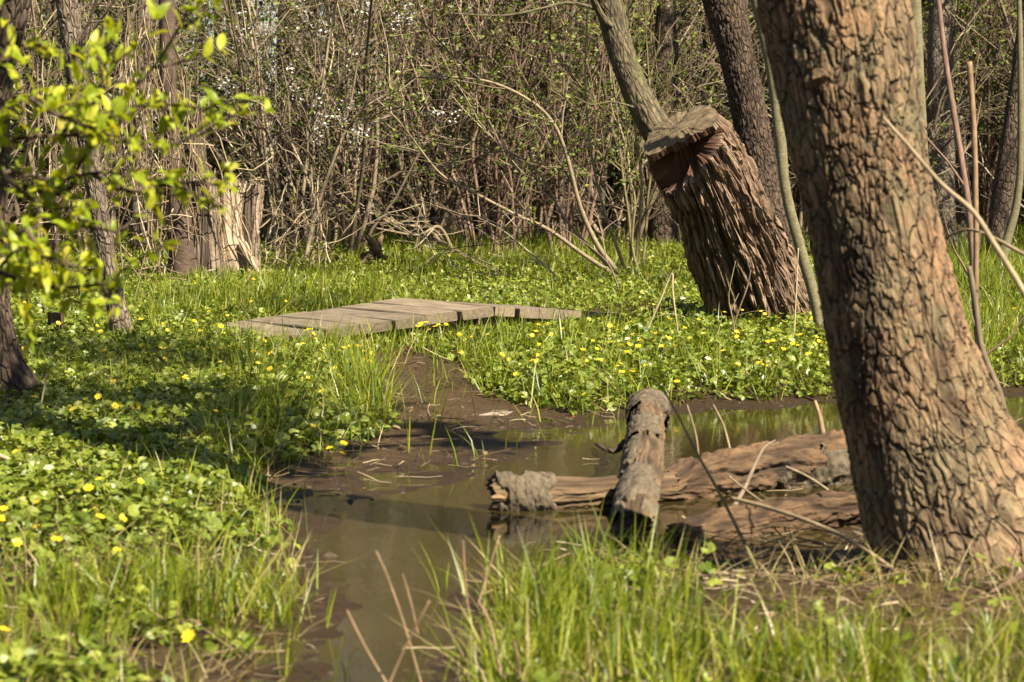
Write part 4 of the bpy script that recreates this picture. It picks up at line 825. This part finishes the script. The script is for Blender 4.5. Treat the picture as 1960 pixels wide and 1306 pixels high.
stem('dry_stalk', 'bent bleached stalk folded like a tent before the leaning stump', [P(1235, 640, 11.9), P(1262, 580, 11.9), P(1286, 524, 11.9), P(1288, 560, 11.88), P(1298, 640, 11.85)], (.005, .004), 'dry_stem')
stem('dry_stalk', 'dry stalk bending right across the foot of the leaning stump', [P(1392, 665, 11.9), P(1412, 600, 11.9), P(1430, 550, 11.9), P(1437, 517, 11.9)], (.005, .003), 'dry_stem', twigs=1, tl=.15)
stem('dry_stalk', 'thin budding stalk standing before the furrows of the leaning stump', [P(1412, 668, 11.8), P(1402, 610, 11.8), P(1395, 565, 11.8), P(1408, 500, 11.8)], (.004, .002), 'olive_twig', twigs=3, tl=.12)
stem('dry_stalk', 'low arching bleached stalk beside the end of the footbridge', [P(1215, 632, 13.0), P(1270, 602, 13.0), P(1320, 612, 13.0), P(1345, 640, 13.0)], (.004, .003), 'dry_stem')
stem('dry_stalk', 'pale twig lying on the leaves at the left under the shade', [P(375, 700, 11.9), P(420, 720, 11.8), P(470, 752, 11.7)], (.005, .003), 'dry_stem')
stem('dry_stalk', 'pale leaning stalk at the left edge of the leaf carpet', [P(60, 880, 8.4), P(70, 820, 8.45), P(90, 715, 8.5)], (.0045, .003), 'dry_stem')
stem('dry_stalk', 'short pale stalk beside the leaning one at the left edge', [P(83, 920, 8.0), P(78, 880, 8.0), P(75, 845, 8.0)], (.004, .003), 'dry_stem')
stem('dry_stalk', 'thick pale stick poking in from the left edge over the leaves', [P(-60, 855, 7.4), P(0, 873, 7.4), P(40, 890, 7.4)], (.007, .006), 'dry_stem')
stem('dry_stalk', 'dark twig lying on the celandines of the right bank', [P(1190, 672, 12.0), P(1240, 680, 12.0), P(1290, 682, 12.0)], (.006, .004), 'red_twig')
# dead reed clump strips at the lower right ground are part of the litter

# ================================================================== the leafy spray close by on the left
def near_spray():
    base = np.array([-1.75, 4.9, hz(-1.75, 4.9)]); root = thing('leafy_sapling', 'out-of-focus sapling with fresh yellow-green leaves reaching in from the left edge', 'sapling', base)
    W = MB(); pos = []; dr = []
    def D(px, py, d): return P(px, py, d)
    main = curve([base - [0, 0, .05], D(-190, 700, 4.9), D(-150, 420, 4.9), D(-90, 300, 4.85), D(-60, 100, 4.8)], 24); tube(W, main, np.linspace(.018, .008, 24), 7, .4)
    lines = [([(-110, 380), (0, 330), (100, 345), (190, 330), (270, 340), (335, 352)], 4.85), ([(-100, 330), (20, 270), (110, 260), (200, 262), (290, 285), (370, 262), (435, 246)], 4.95), ([(-90, 300), (0, 200), (60, 190), (110, 200), (150, 215), (230, 240)], 4.8), ([(-120, 500), (-20, 470), (50, 440), (120, 430), (200, 440), (230, 450)], 4.85),
             ([(-150, 560), (-20, 520), (60, 545), (140, 550), (200, 545), (225, 560)], 4.75), ([(-60, 150), (0, 120), (40, 95), (80, 85)], 4.8), ([(-140, 620), (-40, 560), (10, 500), (30, 480), (60, 470)], 4.7), ([(30, 350), (120, 370), (160, 300), (230, 200), (300, 120), (360, 20), (380, -40)], 5.0), ([(180, 335), (250, 365), (330, 350), (400, 352), (445, 360)], 4.9),
             ([(110, 260), (180, 200), (200, 130), (215, 60)], 4.95), ([(0, 330), (60, 380), (100, 400), (170, 390)], 4.8), ([(60, 190), (100, 215), (150, 235), (200, 250)], 4.75), ([(200, 262), (260, 210), (330, 200), (400, 210)], 5.05), ([(50, 440), (90, 490), (150, 510), (190, 520)], 4.75)]
    for ln, d in lines:
        C = curve([D(a, b, d + random.uniform(-.08, .08)) for a, b in ln], 9 * len(ln)); tube(W, C, np.linspace(.0065, .0018, len(C)), 5, random.random())
        for i in range(4, len(C)):
            if C[i][0] < -1.4: continue
            for _ in range(1 if random.random() < .55 else (3 if random.random() < .35 else 0)):
                t = C[i] - C[i - 1]; t /= np.linalg.norm(t); v = t * random.uniform(-.1, 1.0) + rng.normal(0, .6, 3) + [0, 0, .35]; pos.append(C[i] + rng.normal(0, .008, 3)); dr.append(v / np.linalg.norm(v))
        for k in range(len(ln)):
            i = random.randint(6, len(C) - 2); S = wander(C[i], side_dir(C[i] - C[i - 1], .8), random.uniform(.05, .16), 4, .06, .2); tube(W, S, np.linspace(.0025, .0014, 5), 4, random.random())
            for q in range(8): v = (S[-1] - S[-2]); v = v / np.linalg.norm(v) * random.uniform(.2, 1) + rng.normal(0, .6, 3) + [0, 0, .2]; pos.append(S[-1 - q % 3]); dr.append(v / np.linalg.norm(v))
    W.build('branches', M['dark_bark'], root, org=base)
    pos = np.array(pos); dr = np.array(dr); kp_ = rng.random(len(pos)) < .9; pos, dr = pos[kp_], dr[kp_]; n = len(pos); up = np.array([.25, -.2, 1.0]) + rng.normal(0, .3, (n, 3)); z = up - dr * (up * dr).sum(1, keepdims=True); z /= np.linalg.norm(z, axis=1, keepdims=True); x = np.cross(dr, z); Rm = np.stack([x, dr, z], -1)
    V = np.einsum('nij,kj->nki', Rm, LEAF9) * rng.uniform(.018, .050, n)[:, None, None] * np.array([.82, 1, 1]) + pos[:, None]; k = len(LEAF9); b = (np.arange(n) * k)[:, None, None]; mb = MB(); mb.add(V.reshape(-1, 3), (LEAF9Q[None] + b).reshape(-1, 4), (LEAF9T[None] + b).reshape(-1, 3), rnd=np.repeat(rng.uniform(0, 1, n), k)); mb.build('foliage', M['near_leaf'], root, org=base)
near_spray()

# ================================================================== the thicket and wood behind
def by_px(px, d): x = (px - CX) / F * d; return np.array([x, d, hz(x, d)])
# arching stems one can follow in the photo
def arching(name, label, lines, mt='twig', lk='shrub_leaf', nl=10, tw=9, bl=0, cat='shrub'):
    C0 = None; W = MB(); pts = []; bp = []
    for (ln, d0, d1, r0) in lines:
        k = len(ln); C = curve([P(a, b, d0 + (d1 - d0) * i / (k - 1)) for i, (a, b) in enumerate(ln)], 8 * k)
        if C0 is None: C0 = C[0].copy()
        tube(W, C, np.linspace(r0, r0 * .25, len(C)), 6, random.uniform(.3, .9))
        for t in range(tw):
            i = random.randint(len(C) // 4, len(C) - 2); T2 = wander(C[i], side_dir(C[i + 1] - C[i], random.uniform(.3, .9)), random.uniform(.3, 1.0), 5, .04, .1); tube(W, T2, np.linspace(max(.004, r0 * .35), .0028, 6), 4, random.random()); leaf_pts(pts, T2, nl // 2, .042); bl and random.random() < .4 and leaf_pts(bp, T2[-3:], bl * 3, .03, .045)
            for u in range(3): j = random.randint(1, 4); T3 = wander(T2[j], side_dir(T2[j + 1] - T2[j], .7), random.uniform(.12, .4), 3, .04, .12); tube(W, T3, np.linspace(.0035, .002, 4), 3, random.random()); leaf_pts(pts, T3, nl // 3, .042)
    root = thing(name, label, cat, C0); W.build('branches', M[mt], root, org=C0)
    if bp: Lm = MB(); A = np.array(bp); scatter(Lm, LEAF4, A[:, :3], A[:, 3], .2, T=LEAF4T); Lm.build('blossom', M['blossom'], root, smooth=False, org=C0)
    if pts: Lm = MB(); A = np.array(pts); scatter(Lm, LEAF4, A[:, :3], A[:, 3], .35, T=LEAF4T); Lm.build('foliage', M[lk], root, smooth=False, org=C0)
arching('arching_shrub', 'shrub with long stems arching up to the left from beside the leaning stump', [
    ([(1202, 542), (1150, 480), (1112, 400), (1085, 300), (1058, 235), (1010, 190), (930, 155), (820, 145)], 18.2, 17.5, .022), ([(1198, 540), (1120, 490), (1050, 440), (985, 410), (900, 365), (840, 330), (770, 240), (715, 185)], 18.2, 17.2, .018),
    ([(1205, 540), (1180, 470), (1150, 380), (1130, 280), (1120, 150), (1125, 0), (1130, -80)], 18.3, 18.3, .014), ([(1200, 545), (1090, 430), (1030, 330), (960, 290), (880, 310), (800, 300)], 18.3, 19, .012)], nl=12)
arching('arching_shrub', 'many-stemmed olive shrub standing upright just left of the leaning stump', [
    ([(1215, 545), (1222, 450), (1228, 350), (1215, 240), (1200, 100), (1210, -60)], 18.8, 18.8, .017), ([(1225, 545), (1235, 460), (1240, 380), (1250, 280), (1240, 120), (1230, -60)], 19, 19, .014), ([(1208, 540), (1205, 430), (1190, 320), (1180, 200), (1160, 60), (1150, -60)], 19, 19.2, .012), ([(1230, 545), (1210, 470), (1215, 380), (1195, 300), (1210, 180), (1190, -40)], 18.7, 18.6, .012)], 'olive_twig')
arching('arching_shrub', 'leaning shrub with crossing pale branches in the middle of the thicket', [
    ([(868, 486), (815, 430), (775, 345), (750, 270), (690, 170), (660, 60)], 22, 21.5, .03), ([(862, 486), (830, 440), (770, 430), (720, 410), (640, 400), (560, 380)], 22, 21, .016), ([(866, 480), (840, 435), (800, 450), (735, 440), (690, 430)], 21.6, 21.2, .02), ([(870, 486), (880, 430), (940, 380), (990, 340), (1060, 320), (1160, 340)], 22, 21, .012)], nl=6)
arching('arching_shrub', 'red-brown slender shrub with upright shoots in the middle of the thicket', [
    ([(955, 485), (935, 430), (915, 370), (905, 280), (925, 200), (915, 60), (920, -60)], 21.6, 21.6, .022), ([(945, 485), (955, 400), (950, 300), (985, 200), (1000, 80), (1020, -60)], 21.5, 21.5, .016), ([(985, 482), (982, 420), (975, 330), (940, 240), (880, 140), (850, 40)], 21.4, 21, .017), ([(965, 485), (1005, 400), (1030, 300), (1075, 200), (1080, 80), (1100, -60)], 21.4, 21.4, .014)], 'red_twig', nl=14)
arching('arching_shrub', 'low shrub of bare shoots bowing over the far meadow, before the red-brown one', [
    ([(1090, 568), (1060, 525), (1010, 480), (960, 440), (900, 410)], 17.2, 17.8, .009), ([(1190, 600), (1180, 540), (1150, 490), (1060, 430), (1000, 440)], 15.6, 17, .008), ([(1000, 560), (960, 520), (900, 490), (820, 470)], 17.5, 18, .007)], 'twig', nl=2, tw=5)
arching('blossoming_plum', 'slender wild plum whose white blossom shows best left of the middle', [([(585, 500), (600, 420), (630, 330), (660, 255), (700, 205), (745, 180)], 20.6, 20.4, .022), ([(600, 420), (610, 330), (612, 250), (650, 235), (668, 225)], 20.7, 20.5, .012), ([(630, 330), (670, 200), (690, 90), (720, 20), (760, -60)], 20.6, 20.4, .012), ([(610, 400), (560, 280), (500, 200), (420, 190), (345, 180)], 20.8, 21, .012), ([(600, 440), (590, 250), (620, 120), (640, -40)], 20.9, 21.2, .014)], 'twig', nl=3, tw=10, bl=14, cat='tree')
def by_rows(name, label, rows, d, bark, lump=.02, ivy=0, extra=5, limbs=4):
    o, C, U = tree(name, label, rows, d, bark, 40, 70, lumpy(lump, 5), extra=extra, limbs=limbs, crown=80, limb_len=2.2)
    if ivy:
        n = ivy; i = rng.integers(0, len(C), n); a = rng.uniform(0, 2 * math.pi, n); r = (rows[0][2] - rows[0][1]) / 2 / F * d
        q = C[i] + np.stack([np.cos(a) * r * 1.15, np.sin(a) * r * 1.15, rng.normal(0, .05, n)], 1); mb = MB(); scatter(mb, LEAF4, q, rng.uniform(.04, .08, n), .1, T=LEAF4T); mb.build('ivy', M['ivy_leaf'], o, smooth=False, org=np.array(o.location))
by_rows('background_tree', 'broad grey trunk in dappled light right of the split stump', [(-60, 528, 578), (0, 530, 578), (200, 530, 582), (420, 520, 590)], 25, 'grey_bark', .03)
by_rows('background_tree', 'pale broad trunk rising behind the near tree on the right', [(-60, 1778, 1822), (0, 1778, 1822), (180, 1775, 1826), (380, 1772, 1828), (470, 1765, 1835)], 22, 'grey_bark', .015)
by_rows('background_tree', 'twin smooth stems close to the right side of the near tree', [(-60, 1735, 1762), (0, 1738, 1763), (130, 1742, 1768), (420, 1750, 1782), (560, 1755, 1790)], 17, 'smooth_bark', .01)
by_rows('background_tree', 'dark trunk leaning right near the right edge of the wood', [(-60, 1960, 1985), (0, 1955, 1980), (180, 1930, 1962), (330, 1905, 1945), (440, 1890, 1935), (480, 1885, 1940)], 20, 'dark_bark', .02)
by_rows('background_tree', 'thin curving olive stem at the right edge before the dark leaning trunk', [(-60, 1944, 1954), (0, 1946, 1956), (250, 1948, 1960), (380, 1940, 1955), (470, 1915, 1934), (490, 1908, 1930)], 18.5, 'smooth_bark', .008)
by_rows('background_tree', 'dark slender trunk in the middle of the thicket, full of small twigs', [(-60, 908, 932), (0, 910, 932), (200, 908, 932), (380, 902, 934), (485, 896, 942)], 24, 'dark_bark', .02, 0)
by_rows('background_tree', 'ivy-clad dark trunk in the wood left of the ringed tree', [(-60, 95, 140), (0, 98, 140), (200, 100, 140), (400, 95, 145), (490, 90, 150)], 26, 'dark_bark', .03, 500)
by_rows('background_tree', 'pale trunk wrapped in dead vines behind the slim leaning tree', [(-60, 262, 292), (0, 262, 292), (200, 255, 292), (400, 250, 296), (490, 245, 300)], 22, 'grey_wood', .03)
by_rows('background_tree', 'brown trunk standing between the split stump and the middle thicket', [(-60, 742, 775), (0, 742, 775), (220, 738, 774), (400, 732, 778), (480, 728, 782)], 27, 'grey_bark', .03, 200)
by_rows('background_tree', 'pale crooked trunk in the thicket left of the arching stems', [(-60, 812, 830), (0, 815, 832), (150, 835, 850), (300, 822, 842), (400, 838, 858), (480, 828, 856)], 25, 'pale_wood', .02)
by_rows('background_tree', 'thin pale stem rising straight in the upper middle of the thicket', [(-60, 1008, 1019), (0, 1010, 1020), (120, 1020, 1032), (300, 1030, 1045), (485, 1020, 1042)], 26, 'grey_wood', .01)
by_rows('background_tree', 'brown trunk low behind the many-stemmed shrub, left of the leaning stump', [(-60, 1255, 1295), (0, 1255, 1295), (200, 1250, 1300), (360, 1245, 1300), (480, 1235, 1305)], 23, 'dark_bark', .03, 150)
by_rows('background_tree', 'grey trunk deep in the wood, nearest the blossoming tree', [(-60, 620, 655), (0, 622, 655), (300, 618, 660), (470, 610, 665)], 31, 'grey_bark', .02, 200)
by_rows('background_tree', 'dark ivy trunk behind the split stump', [(-60, 438, 470), (0, 440, 470), (250, 438, 474), (480, 430, 480)], 28, 'dark_bark', .02, 500)

# hanging dead vines on the left
def vines(label, x0, x1, ytop, d, n, base_px):
    b = by_px(base_px, d); root = thing('dead_vine_tangle', label, 'vine', b); W = MB()
    for k in range(n):
        px = random.uniform(x0, x1); top = P(px + random.uniform(-15, 15), ytop + random.uniform(-60, 130), d + random.uniform(-.5, .5)); L = top[2] - b[2]; C = wander(top, [random.gauss(0, .12), random.gauss(0, .12), -1], L * random.uniform(.5, 1.08), 12, -.05, .17); C = C[C[:, 2] > b[2] - .03]
        if len(C) > 3: tube(W, C, random.uniform(.0025, .007), 4, random.random())
    for k in range(n):
        q = b + [random.uniform(x0 - base_px, x1 - base_px) / F * d, random.uniform(-.4, .4), random.uniform(.05, .9) ** 1.5]; C = wander(q, rng.normal(0, 1, 3) * [1, 1, .6], random.uniform(.3, .9), 7, -.04, .3); tube(W, C, random.uniform(.002, .005), 4, random.random())
    W.build('stems', M['dry_stem'], root, org=b)
random.seed(5)
vines('pale tangle of dead vines hanging beside the ringed tree on its left', 240, 335, 60, 17.2, 50, 285)
vines('dead vines hanging over the grey half of the split stump', 350, 420, 200, 17.7, 9, 385)
vines('grey dead vine tangle behind the slim leaning tree', 60, 240, 120, 17.5, 40, 150)
vines('brushy heap of dead stems right of the split stump', 505, 640, 380, 19.2, 40, 580)

# shrubs of the thicket, copied from a few kinds
G1 = 'bare spring shrubs filling the thicket'
kinds = [
    (lambda: shrub(7, 4.2, .28, 7, 4, .022, 1100, .05, .0, 'twig', 'shrub_leaf', 'twiggy_shrub', 'grey twiggy shrub with small new leaves in the thicket behind the meadow', group=G1), 4),
    (lambda: shrub(7, 3.6, .55, 7, 4, .019, 260, .045, .03, 'twig', 'shrub_leaf', 'bare_shrub', 'bare grey-brown shrub of tangled arching twigs in the thicket behind the meadow', group=G1, wob=.15), 4),
    (lambda: shrub(7, 4.4, .3, 7, 4, .019, 2000, .05, .0, 'red_twig', 'shrub_leaf', 'leafy_shrub', 'reddish-stemmed shrub dotted with fresh green leaves in the thicket behind the meadow', group=G1), 4),
    (lambda: shrub(9, 3.6, .2, 4, 3, .015, 260, .04, .0, 'dry_stem', 'shrub_leaf', 'pale_shrub', 'pale dry upright shrub of thin canes in the thicket behind the meadow', group=G1), 3),
    (lambda: shrub(7, 2.6, .8, 8, 4, .014, 3200, .06, .03, 'olive_twig', 'ivy_leaf', 'green_shrub', 'dark green leafy bush added for a shaded depth among the bare shrubs of the thicket', group=G1, leafy_from=0), 3)]  # dark leaf colour stands in for shaded wood seen through the gaps
random.seed(11)
plan = []
def row(d, x0, x1, step, kinds_):
    x = x0
    while x < x1: plan.append((x + random.uniform(-.3, .3) * step, d + random.uniform(-.6, .6), random.choice(kinds_))); x += step * random.uniform(.7, 1.3)
row(18.6, -500, 60, 150, [0, 1, 2]); row(20.8, -500, 300, 130, [0, 1, 2, 4]); row(21.6, 560, 800, 130, [1, 0, 2]); row(22.6, 600, 1320, 105, [0, 1, 2, 2]); row(21.5, 1600, 2450, 170, [0, 1, 2])
row(24, -450, 1350, 120, [0, 1, 2, 3, 4]); row(24, 1500, 2450, 120, [0, 2, 1, 2]); row(26.2, -400, 2350, 130, [0, 2, 1, 4]); row(29, -350, 2300, 115, [4, 2, 0, 0]); row(33, -300, 2250, 105, [4, 2, 0]); row(38, -250, 2200, 110, [4])  # back rows get more dark bushes, added to darken the gaps
made = {}
for (px, d, k) in plan:
    if 330 < px < 520 and d < 21.5: continue
    if 360 < px < 800 and d > 24 and (k == 4 or random.random() < .72): continue
    f, nv = kinds[k]; lst = made.setdefault(k, []); b = by_px(px, d); s = random.uniform(.8, 1.2)
    if len(lst) < nv: o = f(); lst.append(o); o.location = b; o.rotation_euler = (0, 0, random.uniform(0, 6.28)); o.scale = (s,) * 3
    else: o = copy_thing(random.choice(lst), b, random.uniform(0, 6.28), s)
# white blossoming wild plums
o = shrub(6, 3.6, .5, 9, 5, .02, 60, .03, 0, 'twig', 'shrub_leaf', 'blossoming_plum', 'wild plum with white blossom on its upper twigs, high in the left middle', 'tree', blossoms=500); o.location = by_px(640, 23.2)
copy_thing(o, by_px(425, 24.5), 2.0, .95, 'wild plum with white blossom behind the top of the split stump'); copy_thing(o, by_px(745, 26.5), 4.0, 1.1, 'blossoming wild plum farthest right, deep in the middle of the wood'); copy_thing(o, by_px(1930, 30), 1.0, 1.0, 'wild plum with white blossom far back at the right edge')

# trees of the wood behind, copied from five kinds
def wood_tree(h, r, bark, label, ivy, lean):
    root = thing('wood_tree', label, 'tree', (0, 0, 0), 'trees of the wood behind the thicket'); n = 26; C = wander([0, 0, -.2], [lean, random.uniform(-.05, .05), 1], h, n, .01, .035); Rr = np.linspace(r, r * .35, n + 1); Rr[0] *= 1.3; W = MB(); C, Rr = resample(C, Rr, 60); trunk(W, C, Rr, 24, lumpy(r * .25, 5), cap=(False, True)); W.build('trunk', M[bark], root)
    W = MB(); pts = []
    for k in range(14):
        i = random.randint(10, 58); d = side_dir(C[i] - C[i - 1], random.uniform(.6, 1.2)); B = wander(C[i], d, h * random.uniform(.12, .3), 7, .04, .15); rr = Rr[i] * .35; tube(W, B, np.linspace(rr, rr * .25, 8), 5, random.random())
        for t in range(7):
            j = random.randint(1, 6); T2 = wander(B[j], side_dir(B[j + 1] - B[j], .8), random.uniform(.5, 1.3), 4, .02, .18); tube(W, T2, np.linspace(rr * .25, .003, 5), 4, random.random()); leaf_pts(pts, T2, 7, .05, .06)
    W.build('limbs', M['twig'], root); Lm = MB(); A = np.array(pts); scatter(Lm, LEAF4, A[:, :3], A[:, 3], .35, T=LEAF4T); Lm.build('crown', M['shrub_leaf'], root, smooth=False)
    if ivy:
        i = rng.integers(0, 40, ivy); a = rng.uniform(0, 6.28, ivy); q = C[i] + np.stack([np.cos(a), np.sin(a), 0 * a], 1) * (Rr[i] * rng.uniform(1, 1.5, ivy))[:, None] + rng.normal(0, .05, (ivy, 3)); mb = MB(); scatter(mb, LEAF4, q, rng.uniform(.05, .09, ivy), .1, T=LEAF4T); mb.build('ivy', M['ivy_leaf'], root, smooth=False)
    return root
wp = [lambda: wood_tree(9, .15, 'grey_bark', 'grey-barked tree standing in the wood behind the thicket and its added unseen fringe', 0, .05), lambda: wood_tree(8, .10, 'dark_bark', 'dark slender tree standing in the wood behind the thicket and its added unseen fringe', 0, -.08), lambda: wood_tree(9, .17, 'dark_bark', 'ivy-clad tree standing in the wood behind the thicket and its added unseen fringe', 1400, .03), lambda: wood_tree(7, .07, 'mossy_bark', 'thin mossy tree leaning in the wood behind the thicket', 0, .14)]
first = []; random.seed(23)
for k in range(84):
    d = 25 + 33 * random.random() ** 1.5; px = random.uniform(-350, 2300)
    if k < 4: o = wp[k](); first.append(o); o.location = by_px(px, d); o.rotation_euler = (0, 0, random.uniform(0, 6.28))
    elif 380 < px < 780 and (d > 30 or random.random() < .6): continue
    else: copy_thing(first[random.choice([0, 1, 1, 2, 3])], by_px(px, d), random.uniform(0, 6.28), random.uniform(.8, 1.25))
for (x_, y_) in [(-5.5, 9), (-7, 14), (-6, 4), (-9, 19), (-8, 8), (-4.5, -2), (-7, -4), (-2.5, -5), (-10, 2), (7.5, 17), (9, 23), (8, 12)]:  # trees added out of view to block sky light on the shade side
    copy_thing(first[random.choice([0, 2, 2, 1])], [x_, y_, hz(x_, y_)], random.uniform(0, 6.28), random.uniform(.9, 1.2))
# slim upright saplings between the shrubs
def sapling(h, r, bark, label):
    root = thing('slim_sapling', label, 'tree', (0, 0, 0), 'slim saplings of the thicket'); C = wander([0, 0, -.1], [random.gauss(0, .06), random.gauss(0, .06), 1], h, 14, .01, .05); W = MB(); tube(W, C, np.linspace(r, r * .3, 15), 7, .5); W.build('trunk', M[bark], root); W = MB(); pts = []
    for k in range(16):
        i = random.randint(3, 13); B = wander(C[i], side_dir(C[i + 1] - C[i], random.uniform(.4, .9)), random.uniform(.5, 1.4), 5, .05, .12); tube(W, B, np.linspace(r * .3, .003, 6), 4, random.random()); leaf_pts(pts, B, 12, .05, .03)
        for t in range(4): T2 = wander(B[random.randint(1, 4)], side_dir(B[2] - B[1], .7), random.uniform(.2, .6), 3, .04, .12); tube(W, T2, np.linspace(.0045, .002, 4), 3, random.random()); leaf_pts(pts, T2, 9, .05, .03)
    W.build('limbs', M['twig'], root); Lm = MB(); A = np.array(pts); scatter(Lm, LEAF4, A[:, :3], A[:, 3], .35, T=LEAF4T); Lm.build('crown', M['shrub_leaf'], root, smooth=False); return root
sl = []; random.seed(31)
SK = [(5, .035, 'grey_bark', 'slim grey sapling standing among the shrubs of the thicket'), (5.5, .05, 'grey_bark', 'sturdy grey young tree standing among the shrubs of the thicket'), (4.5, .03, 'smooth_bark', 'slim olive-barked sapling standing among the shrubs of the thicket'), (5.5, .045, 'dark_bark', 'dark young tree standing among the shrubs of the thicket'), (4.5, .025, 'grey_wood', 'pale bleached sapling standing among the shrubs of the thicket')]
for k in range(95):
    d = random.uniform(21.8, 33); px = random.uniform(-300, 2300)
    if 300 < px < 540 and d < 24 or 1230 < px < 1800 and d < 23: d += 4
    if k < 5: o = sapling(*SK[k]); sl.append(o); o.location = by_px(px, d)
    else: copy_thing(sl[k % 5], by_px(px, d), random.uniform(0, 6.28), random.uniform(.8, 1.2))
# the far wood that reads as one mass
W = MB(); N = 750; xs = rng.uniform(-26, 26, N); ys = rng.uniform(48, 95, N); kz = ~((xs / ys > -.135) & (xs / ys < -.035) & (rng.random(N) < .8)); xs, ys = xs[kz], ys[kz]; N = len(xs); zs = land(xs, ys)[0]
for i in range(N): r = random.choice([.03, .05, .09, .16]); tube(W, wander([xs[i], ys[i], zs[i] - .1], [random.gauss(0, .08), 0, 1], random.uniform(5, 10), 6, 0, .05), np.linspace(r, r * .5, 7), 6, random.random())
n = 60000; q = np.stack([rng.uniform(-26, 26, n), rng.uniform(44, 95, n), rng.uniform(0, 1, n) ** 1.4 * 6.5], 1); c = fbm(q * [.5, .5, .5], 3, 71) + .25 * (1 - q[:, 2] / 4); az = q[:, 0] / q[:, 1]; q = q[(c > 0.05) & ~((az > -.15) & (az < -.02) & (q[:, 2] > .9 + .6 * c))]
scatter(W, LEAF4, q, rng.uniform(.10, .22, len(q)), .3, T=LEAF4T, mi=1); tag(W.build('far_wood', [M['twig'], M['ivy_leaf']], smooth=False), 'distant wood of bare trunks and dark evergreens closing the view', 'wood', kind='stuff')
